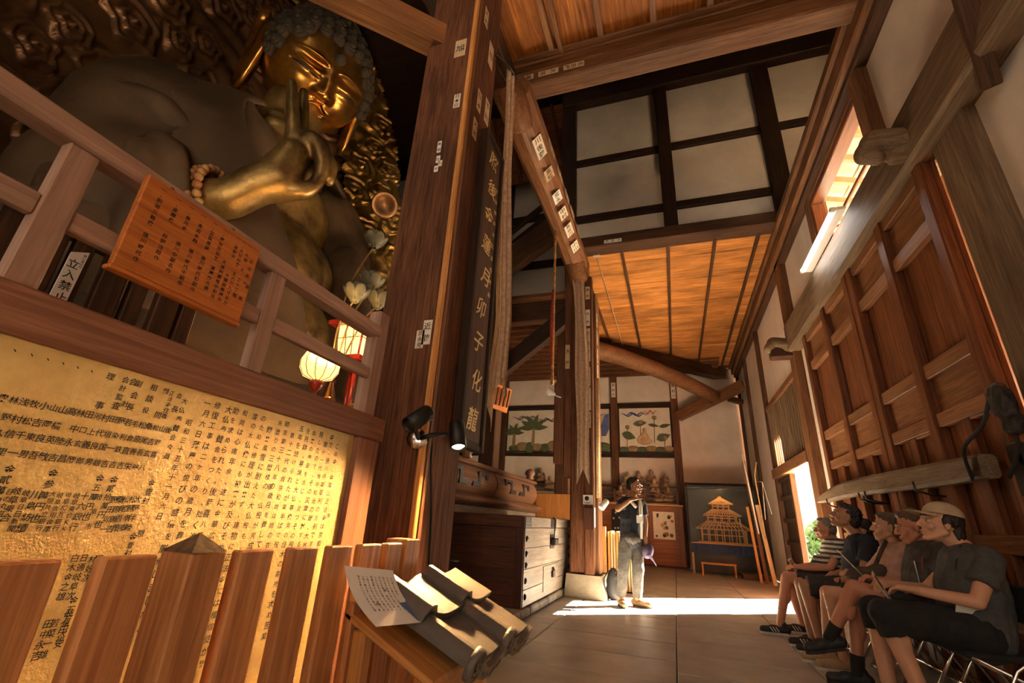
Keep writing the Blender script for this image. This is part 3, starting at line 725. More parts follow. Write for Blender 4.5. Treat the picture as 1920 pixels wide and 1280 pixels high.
# ---- bowed altar rail with key-shaped piercings, behind the chest
ar = empty('altar_rail', (-2.9, 7.3, .55), 'bowed brown lacquered altar rail with hook-shaped piercings behind the offering chest', 'altar rail')
def ar_prof(z0, pts): return [(x, z0 + z) for x, z in pts]
def extr(name, prof, y0, y1, mat, n=2, cap=True):
    rings = [[(-2.80 + x, y0 + (y1 - y0) * i / (n - 1), z) for x, z in prof] for i in range(n)]
    v, f = ringmesh(rings); return put(name, v, f, M(mat, 1), ar, False)
body = [(.05, 1.70)] + [(.05 + .085 * math.sin(PI * t), 1.70 - .38 * t) for t in (0.1, .22, .36, .5, .64, .78, .9)] + [(.05, 1.32), (-.10, 1.32), (-.10, 1.70)]
for a, b in ((4.42, 5.05), (5.10, 7.15), (7.20, 9.55)): extr('pierced_panel', body, a, b, 'altar')
rim = [(.02, 1.70), (.09, 1.71), (.115, 1.735), (.09, 1.765), (.02, 1.775), (-.10, 1.77), (-.10, 1.70)]
extr('top_rim', rim, 4.40, 9.62, 'altar')
low = [(.04, 1.32)] + [(.06 + .12 * math.sin(PI * t), 1.32 - .17 * t) for t in (0.05, .2, .35, .5, .65, .8, .95)] + [(.04, 1.15), (-.10, 1.15), (-.10, 1.32)]
extr('lower_roll', low, 4.40, 9.75, 'altar')
extr('base_plate', [(.07, 1.15), (.07, .99), (-.1, .99), (-.1, 1.15)], 4.40, 9.7, 'chest')
extr('base_board', [(.03, .99), (.03, .1), (-.1, .1), (-.1, .99)], 4.40, 9.7, 'cdark')
HOOK = [(0, .02), (0, .13), (.19, .13), (.19, -.03), (.29, -.03), (.29, -.10), (.145, -.10), (.145, .085), (.045, .085), (.045, .02)]
for y0, flip in ((5.42, 1), (6.75, -1), (7.55, 1), (8.95, -1)):
    o = [(y0 + flip * u * 2.0, 1.51 + w * .92) for u, w in HOOK]
    prism('piercing', o, (0, 1, 0), (0, 0, 1), (1, 0, 0), (-2.735, 0, 0), .078, 'ink', ar)
for y in (6.1, 9.3): lathe('finial', [(.02, 0), (.09, .02), (.06, .06), (.11, .12), (.08, .19), (.01, .22)], M('altar', 2), ar, (-2.76, y, 1.775), seg=16)
lathe('finial_vase', [(.02, 0), (.06, .01), (.10, .07), (.06, .13), (.03, .17), (.05, .2)], 'bronze', ar, (-2.76, 5.0, 1.775), seg=16)
# ---- gilt side board stand beyond the rail
box('altar_side_panel', (-2.75, 9.75, .55), (-2.0, 9.85, 1.55), 'stand', None, .01, axis=2, label='plain tan wooden panel standing past the end of the altar rail', cat='panel')

# ---- cloth streamers and bell rope
def ribbon(name, path, w, side, mat, label, cat, folds=3, depth=.03, taper=.3, th=.004):
    side = Vector(side).normalized(); path = [Vector(p) for p in path]; n = len(path); m = 13; V = []
    nrm = Vector((-side.y, side.x, 0))
    for sgn in (0, 1):
        for i, p in enumerate(path):
            s = i / (n - 1); ww = w * (1 - .15 * math.sin(s * 9))
            for j in range(m):
                u = j / (m - 1) - .5
                V.append(tuple(p + side * (u * ww) + nrm * (depth * math.sin(u * folds * 2 * PI + s * 2.0) + sgn * th) - Vector((0, 0, taper * abs(u) if i == n - 1 else 0))))
    F = []; o = n * m
    for i in range(n - 1):
        for j in range(m - 1):
            a = i * m + j; F.append([a, a + 1, a + m + 1, a + m]); F.append([o + a, o + a + m, o + a + m + 1, o + a + 1])
        F.append([i * m, i * m + m, o + i * m + m, o + i * m]); F.append([i * m + m - 1, o + i * m + m - 1, o + i * m + 2 * m - 1, i * m + 2 * m - 1])
    return put(name, V, F, mat, None, True, label=label, cat=cat)
def line3(a, b, n, sag=(0, 0, 0)): return [tuple(Vector(a).lerp(Vector(b), i / (n - 1)) + Vector(sag) * math.sin(PI * i / (n - 1))) for i in range(n)]
def poly3(pts, n):
    out = []; k = len(pts) - 1
    for i in range(n):
        t = i / (n - 1) * k; j = min(int(t), k - 1); out.append(tuple(Vector(pts[j]).lerp(Vector(pts[j + 1]), t - j)))
    return out
st1 = ribbon('cloth_streamer', poly3([(-1.13, 2.72, 4.75), (-1.12, 2.80, 3.6), (-1.10, 2.93, 2.4), (-1.10, 2.90, 1.95)], 26), .13, (.35, 1, 0), 'cloth_banner', 'long brocade streamer hanging beside the calligraphy tablet', 'streamer', 2.5, .015, .30)
tube('hanging_peg', [(-1.20, 2.50, 4.72), (-1.12, 2.66, 4.74), (-1.10, 2.80, 4.75)], .012, 'iron', st1, 8)
st2 = ribbon('cloth_streamer', poly3([(-1.17, 2.86, 4.70), (-1.17, 2.92, 3.2), (-1.16, 2.98, 2.4), (-1.16, 2.84, 1.72)], 24), .09, (.6, 1, 0), 'paper_tan', 'loose tan cloth end hanging behind the brocade streamer by the tablet', 'streamer', 1.5, .012, .35)
tube('hanging_peg', [(-1.205, 2.52, 4.66), (-1.18, 2.74, 4.69), (-1.17, 2.88, 4.70)], .010, 'iron', st2, 8)
ribbon('cloth_streamer', line3((-1.40, 7.38, 5.20), (-1.32, 7.36, 1.80), 26, (.03, 0, 0)), .22, (1, .25, 0), 'cloth_banner', 'long patterned streamer hanging down the front of the centre column', 'streamer', 2.5, .022, .5)
br = empty('bell_rope', (-1.56, 6.2, 2.85), 'thin braided rope with red cloth hanging before the centre column', 'rope')
tube('gold_rope', [(-1.56 + .004 * (i % 2), 6.2, 5.50 - i * .066) for i in range(39)], [.016 if i % 2 else .022 for i in range(39)], 'brocade_gold', br, 8)
tube('red_sleeve', [(-1.575, 6.2, 4.4), (-1.585, 6.2, 3.75), (-1.58, 6.2, 3.15)], [.02, .028, .02], 'cloth_red', br, 8)
tube('tassel', [(-1.56, 6.2, 3.0), (-1.56, 6.2, 2.85)], [.02, .03], 'brocade_gold', br, 8)

# ---- twin spotlights on the near pillar
sp = empty('twin_spotlight', (-1.19, 2.06, 1.38), 'black twin spotlight clamped to the near pillar, one lamp lit', 'lamp')
lathe('mount_plate', [(.001, 0), (.055, 0), (.055, .012), (.05, .018), (.001, .02)], 'chrome', sp, (-1.23, 2.085, 1.36), (0.3, -1, 0), 24)
tube('arm', [(-1.21, 2.06, 1.36), (-1.19, 2.0, 1.38), (-1.19, 1.96, 1.41)], .012, 'black_metal', sp, 10)
tube('arm', [(-1.20, 2.06, 1.36), (-1.14, 2.08, 1.38), (-1.09, 2.14, 1.40)], .012, 'black_metal', sp, 10)
def can(center, direc, L, r, lit):
    d = Vector(direc).normalized(); c = Vector(center)
    o = lathe('lamp_can', [(.001, -L / 2), (r * .9, -L / 2), (r, -L / 2 + .01), (r, L / 2), (r * .88, L / 2), (r * .86, L / 2 - .03), (.001, L / 2 - .035)], 'black_metal', sp, c, d, 24)
    lathe('bulb', [(.001, L / 2 - .034), (r * .8, L / 2 - .032), (r * .8, L / 2 - .012), (r * .5, L / 2 - .002), (.001, L / 2 + .002)], 'lamp_on' if lit else 'black_metal', o, c, d, 20)
can((-1.17, 1.97, 1.44), (-.25, -.75, -.62), .15, .042, False); can((-1.06, 2.20, 1.40), (.30, -.28, -1), .15, .042, True)
ld = bpy.data.lights.new('spot_bulb', 'SPOT'); ld.energy = 175; ld.color = (1, .52, .20); ld.spot_size = 2.3; ld.spot_blend = .7; ld.shadow_soft_size = .03
lo = bpy.data.objects.new('spot_bulb', ld); COL.objects.link(lo); lo.location = (-1.03, 2.17, 1.30)
lo.rotation_euler = Vector((-.33, .62, .72)).to_track_quat('Z', 'Y').to_euler()
tube('lamp_cable', [(-1.185, 2.15, 1.36), (-1.185, 2.24, 1.0), (-1.187, 2.30, .6), (-1.187, 2.30, .15)], .006, 'black_metal', None, 6, label='thin dark cable running down the near pillar from the twin spotlight', cat='cable')

# ---- little stand with sample roof tiles and a paper notice
st = empty('display_stand', (-.72, 1.55, 0), 'small light wooden stand carrying sample roof tiles beside the fence end', 'stand')
beam('sloping_board', (-.93, 1.53, .722), (-.625, 1.53, .584), .48, .022, 'stand', st)
for x, y in ((-.665, 1.33), (-.665, 1.72), (-.88, 1.33), (-.88, 1.72)): box('leg', (x - .022, y - .022, 0), (x + .022, y + .022, .575 if x > -.7 else .68), 'stand', st, .004)
box('apron', (-.665, 1.30, .50), (-.640, 1.75, .575), 'stand', st, .004); box('cleat', (-.90, 1.30, .20), (-.645, 1.33, .25), 'stand', st, .004)
box('cleat', (-.90, 1.26, .755), (-.84, 1.36, .785), 'stand', st, .004)
# tile shape
def tile(name, y0, u0, u1, lift, disc, label):
    S0, S1 = Vector((-.905, 0, .775)), Vector((-.555, 0, .625)); du = (S1 - S0); up = Vector((.42, 0, .90)).normalized()
    prof = []
    for k in range(25):
        w_ = .285 * k / 24
        prof.append((w_, .030 * math.exp(-((w_ - .040) / .032) ** 4) - .016 * math.sin(PI * min(1, max(0, (w_ - .085) / .20))) - .002))
    th = .018; ring = prof + [(a, b - th) for a, b in reversed(prof)]
    rings = []
    for i in range(5):
        u = u0 + (u1 - u0) * i / 4; p = S0 + du * u
        rings.append([tuple(p + Vector((0, y0 + a, 0)) + up * (b + lift)) for a, b in ring])
    v, f = ringmesh(rings)
    t = empty(name, tuple(S0 + du * u0 + Vector((0, y0, 0))), label, 'roof tile', 'sample roof tiles on the stand')
    put('tile_body', v, f, 'tile_clay', t)
    if disc:
        ax = du.normalized(); c = S0 + du * u1 + Vector((0, y0 + .042, 0)) + up * (lift - .012)
        lathe('round_end', [(.001, 0), (.047, 0), (.047, .020), (.041, .024), (.039, .017), (.026, .017), (.024, .021), (.020, .017), (.001, .019)], 'tile_clay', t, c - ax * .004, ax, 28)
        for q in range(14):
            a = 2 * PI * q / 14; s = up * math.cos(a) * .0325 + Vector((0, 1, 0)) * math.sin(a) * .0325
            lathe('bead', [(.005, 0), (.004, .004), (.001, .005)], 'tile_clay', t, c + ax * .015 + s, ax, 8)
        for q in range(3):
            a = 2 * PI * q / 3
            pts = [c + ax * .018 + (up * math.cos(a + w) + Vector((0, 1, 0)) * math.sin(a + w)) * rr for w, rr in ((0, .006), (.6, .011), (1.2, .015), (1.9, .018))]
            tube('swirl', pts, [.006, .005, .004, .001], 'tile_clay', t, 6)
        # curved apron below the trough, with raised scroll
        o2 = []
        for k in range(10):
            s = k / 9; o2.append((.085 + s * .20, -.045 * math.sin(PI * s)))
        o2 = o2 + [(a, b - .055 + .02 * math.sin(PI * (i / 9))) for i, (a, b) in reversed(list(enumerate(o2)))]
        pe = S0 + du * u1
        v, f = prism_vf([(a, b + lift) for a, b in o2], (0, 1, 0), up, ax, pe + Vector((0, y0, 0)), .02)
        put('apron', v, f, 'tile_clay', t)
        pts = [pe + ax * .021 + Vector((0, y0 + .11 + .15 * k / 10, 0)) + up * (lift - .045 - .025 * math.sin(PI * k / 10) + .008 * math.sin(k * 1.9)) for k in range(11)]
        tube('scroll', pts, .004, 'tile_clay', t, 6)
    return t
tile('roof_tile', 1.375, .30, .98, .0, True, 'eave roof tile with round crested end nearest the paper notice')
tile('roof_tile', 1.655, .30, .98, .004, True, 'eave roof tile with round crested end nearest the offering chest')
tile('roof_tile', 1.372, .0, .52, .030, False, 'plain upper roof tile overlapping the nearer eave tile on the stand')
tile('roof_tile', 1.652, .02, .50, .034, False, 'plain upper roof tile overlapping the farther eave tile on the stand')
# paper notice, curled
pn = empty('paper_notice', (-.83, 1.22, .73), 'curled white paper notice with printed lines propped on the display stand', 'notice')
V = []; NU, NV = 9, 9
A, B, C = Vector((-.865, 1.17, .858)), Vector((-.82, 1.345, .838)), Vector((-.775, 1.225, .715))
for i in range(NV):
    for j in range(NU):
        s, t_ = i / (NV - 1), j / (NU - 1)
        V.append(A + (B - A) * t_ + (C - A) * s + Vector((.020, .0, .004)) * (math.sin(PI * s) * -1.0) + Vector((.012, 0, .01)) * t_ * s)
nn = (B - A).cross(C - A).normalized(); nn = nn if nn.x > 0 else -nn
V2 = [p - nn * .0008 for p in V]
F = [[i * NU + j, i * NU + j + 1, (i + 1) * NU + j + 1, (i + 1) * NU + j] for i in range(NV - 1) for j in range(NU - 1)]
F2 = [[q + NU * NV for q in f[::-1]] for f in F]
put('sheet', [tuple(p) for p in V + V2], F + F2, 'paper_white', pn, True)
def on_sheet(t_, s): return A + (B - A) * t_ + (C - A) * s + Vector((.020, 0, .004)) * (math.sin(PI * s) * -1.0) + Vector((.012, 0, .01)) * t_ * s
rt = (B - A).normalized(); dn = (C - A).normalized()
SRC = '大仏殿の屋根瓦は創建当時のものでその重さは一枚三キロあります修復の折に取り替えました皆様の御寄進をお願いいたします'
VV, FF = [], []
for c_ in range(9):
    for r_ in range(13 if c_ else 7):
        p = on_sheet(.90 - c_ * .085, .16 + r_ * .048)
        g, fc = glyph(SRC[(c_ * 13 + r_) % len(SRC)]); o = len(VV)
        VV += [tuple(p + rt * float(a) * .0075 - dn * float(b) * .0075 + nn * .0012) for a, b in g]; FF += [[i + o for i in q] for q in fc]
put('lettering', VV, FF, 'ink', pn)
P_ = [on_sheet(a, b) + nn * .001 for a, b in ((.80, .62), (1.0, .60), (1.0, 1.0), (.86, .96))]
put('blue_patch', [tuple(p) for p in P_], [[0, 1, 2, 3]], solid('blue_print', (.10, .16, .33), .6), pn)
# white tie straps hanging below the stand
for k, (a, b, c) in enumerate((((-.62, 1.33, .50), (-.70, 1.16, .46), (-.80, .98, .40)), ((-.62, 1.33, .50), (-.68, 1.20, .52), (-.84, 1.10, .53)), ((-.615, 1.34, .49), (-.62, 1.26, .40), (-.66, 1.12, .33)))):
    pts = [Vector(a).lerp(Vector(b), i / 5) for i in range(6)] + [Vector(b).lerp(Vector(c), i / 5) for i in range(1, 6)]
    tube('tie_strap', pts, .007, 'paper_white', None, 6, squash=(1, .3), label=('longest white strap trailing from the display stand', 'upper white strap trailing from the display stand', 'lowest white strap hanging from the display stand')[k], cat='strap')

# ---- small carved orange tablet beside the streamer
ct = empty('carved_tablet', (-3.1, 8.1, 2.95), 'small orange carved wooden tablet fixed on the dark post past the streamer', 'tablet')
beam('tablet_board', (-3.10, 8.10, 2.95), (-3.02, 8.10, 3.42), .46, .05, 'orange', ct, up=(1, -.5, -.1))
for k in range(5): beam('carved_line', (-3.05 + .045 * (k - 2), 8.02 + .085 * (k - 2), 3.02), (-3.00 + .045 * (k - 2), 8.02 + .085 * (k - 2), 3.36), .025, .05, 'doorl', ct, up=(1, -.5, -.1))

# ---- fittings on the centre column
lb = empty('clip_lamp', (-1.78, 7.45, 3.05), 'small white clip lamp shining near the top picture of the palm trees', 'lamp')
lathe('reflector', [(.02, -.10), (.035, -.06), (.06, -.01), (.095, .06), (.088, .06), (.05, .0), (.001, -.02)], 'white_paint', lb, (-1.90, 7.42, 3.08), (-.8, -.25, .35), 20)
lathe('bulb', [(.001, -.03), (.03, -.01), (.045, .03), (.03, .055), (.001, .06)], 'lamp_on_white', lb, (-1.90, 7.42, 3.08), (-.8, -.25, .35), 16)
tube('arm', [(-1.82, 7.45, 3.03), (-1.72, 7.5, 3.0)], .012, 'white_paint', lb, 8)
l2 = empty('wall_lamp', (-1.0, 7.5, 1.25), 'small white spot lamp lit at the foot of the pale pole on the column', 'lamp')
lathe('lamp_body', [(.03, -.10), (.045, -.08), (.05, .06), (.042, .065), (.001, .05)], 'white_paint', l2, (-1.02, 7.42, 1.28), (-.55, -.35, -.75), 16)
lathe('bulb', [(.001, .052), (.04, .052), (.03, .068), (.001, .072)], 'lamp_on_white', l2, (-1.02, 7.42, 1.28), (-.55, -.35, -.75), 16)
tube('bracket', [(-1.10, 7.50, 1.33), (-1.03, 7.45, 1.32)], .010, 'white_paint', l2, 8)
tube('pale_pole', [(-1.10, 7.46, 1.38), (-1.09, 7.44, 3.3)], .032, 'pale', None, 10, label='pale round pole strapped upright to the centre column', cat='pole')
tg = empty('label_card', (-1.25, 7.43, 1.33), 'small white card with black emblem pinned to the centre column', 'card')
box('card', (-1.335, 7.440, 1.28), (-1.185, 7.448, 1.42), 'paper_white', tg, .001)
lathe('emblem', [(.001, 0), (.034, 0), (.034, .002), (.001, .002)], 'ink', tg, (-1.275, 7.4395, 1.37), (0, -1, 0), 14)
lettering([(c, -.048 + .024 * i, -.045, .026) for i, c in enumerate('正法寺大')], (1, 0, 0), (0, 0, 1), (-1.26, 7.4395, 1.35), 'ink', tg)
lx = empty('leaflet_box', (-1.2, 7.4, 1.0), 'brown wooden leaflet box fixed to the centre column', 'box')
box('box_body', (-1.31, 7.34, .92), (-1.16, 7.45, 1.23), 'cdark', lx, .004); box('leaflet', (-1.155, 7.36, .96), (-1.150, 7.46, 1.24), 'paper_white', lx, .001)
sk = empty('plank_stack', (-.95, 8.5, 0), 'upright stack of pale sawn planks behind the centre column', 'planks')
for k in range(12): box('plank', (-1.10 + k * .045, 8.45 + .01 * (k % 3), .02), (-1.10 + k * .045 + .034, 8.75, .90 + .02 * math.sin(k * 2.3)), 'pale' if k % 3 else 'stand', sk, .003)
box('stand_post', (-1.17, 8.35, .0), (-1.12, 8.42, .98), 'stand', sk, .004)
bp = empty('backpack', (-.95, 7.6, 0), 'small black backpack with a blue bottle on the floor by the column', 'backpack')
v, f = lathe_vf([(.02, 0), (.12, .01), (.14, .10), (.13, .25), (.09, .36), (.04, .41), (.01, .42)], 16); v = [(x * .8 - .92, y * .55 + 7.62, z) for x, y, z in v]
put('bag_body', v, f, 'robe_dark' if False else solid('bag_black', (.02, .02, .024), .6), bp, True)
tube('strap', [(-.98, 7.55, .38), (-1.04, 7.50, .28), (-1.03, 7.52, .10)], .012, 'bag_black', bp, 6); tube('strap', [(-.88, 7.54, .38), (-.84, 7.52, .24), (-.86, 7.54, .06)], .010, 'chrome', bp, 6)
lathe('bottle', [(.03, 0), (.032, .14), (.015, .17), (.014, .20), (.001, .20)], solid('bottle_blue', (.03, .12, .40), .25), bp, (-.82, 7.54, .08), seg=12)

# ---- votive slips pasted on pillars and beams
NXR, NUP = (0, 1, 0), (0, 0, 1)
for y, z, w, h, t in ((2.27, 4.85, .07, .20, '大和'), (2.42, 4.60, .09, .26, '旭'), (2.30, 3.95, .07, .20, '日本'), (2.45, 4.00, .08, .24, '千社'), (2.28, 3.65, .07, .18, '大木'), (2.42, 3.45, .07, .24, '巴川')):
    sticker(np_, (-1.199, y, z), NXR, NUP, w, h, t, 'paper_tan')
for x, z, w, h, t, m in ((-1.30, 4.30, .09, .18, '旭', 'paper_tan'), (-1.27, 3.75, .05, .13, '日本日', 'paper'), (-1.36, 3.35, .03, .10, '高橋', 'paper_white'), (-1.355, 3.24, .03, .06, '巴', 'paper_white'), (-1.335, 3.20, .03, .05, '川', 'paper'), (-1.36, 3.16, .03, .05, '木', 'paper_white'),
                         (-1.305, 1.925, .05, .11, '武永見', 'paper'), (-1.265, 1.965, .055, .15, '近藤', 'paper')):
    sticker(np_, (x, 2.0995, z), (1, 0, 0), NUP, w, h, t, m)
for k, z in enumerate((4.95, 4.45, 4.05, 3.75, 3.35, 2.95, 2.6)):
    sticker(cc, (-1.245, 7.459, z), (1, 0, 0), NUP, .08, .26 + .06 * (k % 3), STK[k], 'paper' if k % 2 else 'paper_tan')
for k, z in enumerate((4.5, 4.15, 3.8, 3.5)): sticker(cc, (-1.119, 7.72, z), (0, 1, 0), NUP, .09, .26, STK[k + 5], 'paper')
sticker(cc, (-1.62, 7.519, 3.75), (1, 0, 0), NUP, .08, .45, '玉屋', 'paper_tan')
for y, t, L, m in ((4.35, '川後藤', .34, 'paper'), (4.85, '高橋', .20, 'paper_tan'), (5.35, '宮永', .22, 'paper_white'), (5.75, '中村', .24, 'paper'), (6.2, '長谷川', .30, 'paper'), (6.7, '小川', .26, 'paper')):
    sticker(tl, (-1.328, y, 5.475), Vector((.70, 0, .714)).normalized(), (0, -1, 0), .15, L, t, m)
for y in (4.6, 5.1, 5.6, 6.0, 6.5): sticker(tl, (-1.236, y, 5.66), Vector((.0, 0, 1)), (0, -1, 0), .10, .3, None, 'paper_tan')
for x, t in ((-1.35, '講中'), (-1.05, '大垣'), (-.75, '名古屋')): sticker(cn, (x, 3.659, 5.88), (0, 0, -1), (1, 0, 0), .08, .24, t, 'paper_tan')
sticker(wu, (-.75, 7.355, 5.93), (0, 0, -1), (1, 0, 0), .07, .32, '千社札', 'paper_white')
for x, z in ((-1.68, 5.25), (.22, 5.15)): sticker(wb, (x, YB - .071, z), (1, 0, 0), NUP, .14, .5, '長谷川', 'paper')

# ================================================================== body modelling helpers
def cap_vf(p0, p1, r0, r1, side=None, sq=1.0, flat0=False, flat1=False, seg=16):
    """tapered limb from p0 to p1; cross-section widened by sq along side"""
    p0, p1 = Vector(p0), Vector(p1); t = (p1 - p0); L = t.length; t = t / L
    s = Vector(side) if side is not None else (Vector((0, 0, 1)) if abs(t.z) < .9 else Vector((1, 0, 0)))
    s = (s - t * s.dot(t)).normalized(); w = t.cross(s)
    rows = []
    if flat0: rows += [(0, r0 * .02), (0, r0)]
    else: rows += [(-r0 * math.cos(a), r0 * math.sin(a)) for a in (.06, .4, .8, 1.2)] + [(0, r0)]
    rows += [(L * k / 4, r0 + (r1 - r0) * k / 4) for k in (1, 2, 3)]
    if flat1: rows += [(L, r1), (L, r1 * .02)]
    else: rows += [(L, r1)] + [(L + r1 * math.cos(a), r1 * math.sin(a)) for a in (1.2, .8, .4, .06)]
    return ringmesh([[tuple(p0 + t * d + s * (r * sq * math.cos(q)) + w * (r * math.sin(q))) for q in (2 * PI * j / seg for j in range(seg))] for d, r in rows])
def ell_vf(c, rad, mat3=None, seg=20, rows=12):
    c = Vector(c); rings = []
    for i in range(rows + 1):
        a = PI * min(max(i / rows, .01), .99); z = -math.cos(a); r = math.sin(a)
        ring = []
        for j in range(seg):
            q = 2 * PI * j / seg; v = Vector((r * math.cos(q) * rad[0], r * math.sin(q) * rad[1], z * rad[2]))
            if mat3 is not None: v = mat3 @ v
            ring.append(tuple(c + v))
        rings.append(ring)
    return ringmesh(rings)
def chain(pts, radii, **k): return [cap_vf(a, b, r0, r1, **k) for a, b, r0, r1 in zip(pts, pts[1:], radii, radii[1:])]
_NR = np.random.default_rng(5); _ND = _NR.normal(size=(14, 3)); _NP = _NR.uniform(0, 6.28, 14)
def smooth_noise(v, freq, seed=0.0):
    v = np.asarray(v); out = np.zeros(len(v))
    for k in range(14): out += np.sin(v @ (_ND[k] * freq * 2.2 * (1 + .12 * k)) + _NP[k] + seed * (k + 1))
    return out / 5.0
def blob(name, parts, voxel, mat, parent=None, smooth=5, disp=None, **k):
    """overlapping solids fused into one continuous skin"""
    v, f = merge(parts); me = bpy.data.meshes.new('tmp'); me.from_pydata(v, [], f); me.update()
    o = bpy.data.objects.new('tmp', me); TMP.collection.objects.link(o)
    m = o.modifiers.new('r', 'REMESH'); m.mode = 'VOXEL'; m.voxel_size = voxel; m.use_smooth_shade = True
    s = o.modifiers.new('s', 'SMOOTH'); s.factor = .5; s.iterations = smooth
    dg = tmp_graph()
    out = bpy.data.meshes.new_from_object(o.evaluated_get(dg))
    bpy.data.objects.remove(o); bpy.data.meshes.remove(me)
    n = len(out.vertices); co = np.empty(n * 3); out.vertices.foreach_get('co', co); co = co.reshape(-1, 3)
    if disp is not None:
        nr = np.empty(n * 3); out.vertices.foreach_get('normal', nr); nr = nr.reshape(-1, 3)
        co = co + nr * disp(co, nr)[:, None]
    c = (co.min(0) + co.max(0)) / 2
    out.vertices.foreach_set('co', (co - c).ravel()); out.update(); out.name = name
    out.materials.clear()
    return link(name, out, M(mat), parent, Matrix.Translation(Vector(c)), True, **k)

# carved scroll ends on the lintel beam
def nosing(y, z):
    X = XR - .14
    blob('beam_nosing', [cap_vf((X, y, z), (X - .20, y, z + .06), .13, .11, side=(0, 1, 0), sq=1.1), cap_vf((X - .20, y, z + .06), (X - .28, y, z - .03), .10, .085, side=(0, 1, 0), sq=1.2), cap_vf((X - .28, y, z - .03), (X - .21, y, z - .10), .07, .05, side=(0, 1, 0), sq=1.4), cap_vf((X, y, z - .08), (X - .10, y, z - .12), .08, .05, side=(0, 1, 0), sq=1.4)], .016, M('grey', 0), wr, 3)
nosing(3.74, 4.06); nosing(8.30, 4.00)
# ================================================================== THE GREAT SEATED STATUE
bd = empty('statue', (-5.6, 4.3, 1.4), 'giant gilded seated Buddha statue with bowed head and raised hand', 'statue')
# ---- head: ellipsoid sculpted in head units (forward, left, up)
HS = .90; HC = Vector((-5.76, 4.48, 8.36))
def euler_m(y, p, r):
    return Matrix.Rotation(y, 3, 'Z') @ Matrix.Rotation(p, 3, 'Y') @ Matrix.Rotation(r, 3, 'X')
HM = euler_m(math.radians(-20), math.radians(41), math.radians(2))
def hpt(f_, l_, u_): return HC + HM @ Vector((f_, l_, u_)) * HS
NA, NE = 200, 160
az = np.linspace(-PI, PI, NA, endpoint=False); el = np.linspace(-PI / 2 + .01, PI / 2 - .01, NE)
AZ, EL = np.meshgrid(az, el)
F_ = np.cos(EL) * np.cos(AZ); S_ = np.cos(EL) * np.sin(AZ); U_ = np.sin(EL)
jaw = np.clip(-U_, 0, 1)
Fp = F_ * (1.0 - .02 * jaw); Sp = S_ * (.98 - .20 * jaw ** 1.5); Up = np.where(U_ > 0, U_ * 1.08, U_ * 1.10)
front = np.clip(F_, 0, 1) ** 1.0
def g(s0, u0, ws, wu): return np.exp(-((Sp - s0) / ws) ** 2 - ((Up - u0) / wu) ** 2)
d = np.zeros_like(F_)
aS = np.abs(Sp)
# nose: a narrow bridge widening to the tip and wings
nu = np.clip((.34 - Up) / .56, 0, 1) * (Up > -.34)
d += np.where((Up < .36) & (Up > -.36), np.exp(-(Sp / (.075 + .055 * nu)) ** 2) * (.05 + .17 * nu) * np.clip((Up + .36) / .07, 0, 1) * np.clip((.36 - Up) / .1, 0, 1), 0)
d += .10 * g(.135, -.25, .060, .060) + .10 * g(-.135, -.25, .060, .060)
d -= .05 * g(.08, -.33, .05, .03) + .05 * g(-.08, -.33, .05, .03)
# brows, sockets, lids
bu = .33 - .55 * (aS - .36) ** 2 - .10 * np.clip(.2 - aS, 0, 1)
d += .050 * np.exp(-((Up - bu) / .028) ** 2) * (aS > .09) * np.clip((.80 - aS) / .15, 0, 1)
d -= .075 * (g(.40, .19, .26, .075) + g(-.40, .19, .26, .075))
lid = .10 * (g(.41, .08, .235, .085) + g(-.41, .08, .235, .085)); d += lid
su = .015 - .14 * (aS - .42) ** 2 + .05 * (aS - .42)
d -= .055 * np.exp(-((Up - su) / .016) ** 2) * (aS > .17) * (aS < .68)
d += .035 * (g(.41, -.06, .22, .05) + g(-.41, -.06, .22, .05))
# cheeks, lips, chin
d += .07 * (g(.50, -.34, .25, .24) + g(-.50, -.34, .25, .24))
lipw = np.clip((.33 - aS) / .12, 0, 1)
d += lipw * (.085 * np.exp(-((Up + .49 - .05 * np.cos(Sp * 14)) / .045) ** 2) + .095 * np.exp(-((Up + .62) / .055) ** 2))
d -= lipw * .085 * np.exp(-((Up + .555 + .10 * aS ** 2) / .018) ** 2)
d -= .05 * g(.36, -.55, .05, .07) + .05 * g(-.36, -.55, .05, .07)
d -= .04 * g(0, -.74, .22, .05); d += .12 * g(0, -.90, .22, .13)
d -= .035 * np.exp(-(Sp / .03) ** 2) * np.exp(-((Up + .41) / .04) ** 2)
Fp = Fp + d * front
V = np.stack([Fp, Sp, Up], -1).reshape(-1, 3) * HS
V = (np.array(HM) @ V.T).T + np.array(HC)
Fq = []
for i in range(NE - 1):
    for j in range(NA):
        a = i * NA + j; b = i * NA + (j + 1) % NA; Fq.append([a, b, b + NA, a + NA])
hd = put('head', V, Fq, 'gold', bd, True)
def surf(s0, u0, off=.012):
    i = np.argmin((Sp - s0) ** 2 + (Up - u0) ** 2 + (F_ < 0) * 9); i = np.unravel_index(i, Sp.shape)
    return hpt(float(Fp[i]) + off, float(Sp[i]), float(Up[i]))
for sg_ in (-1, 1):       # narrow dark eye openings
    pts = []
    for k in range(15):
        a = .19 + .47 * k / 14; pts.append(surf(sg_ * a, .015 - .14 * (a - .42) ** 2 + .05 * (a - .42), .002))
    tube('eye_slit', pts, [.004 + .030 * math.sin(PI * k / 14) for k in range(15)], 'ink', hd, 8)
v, f = ell_vf(hpt(.985, 0, .50), (.10, .10, .10)); put('forehead_boss', v, f, 'curl', hd, True)
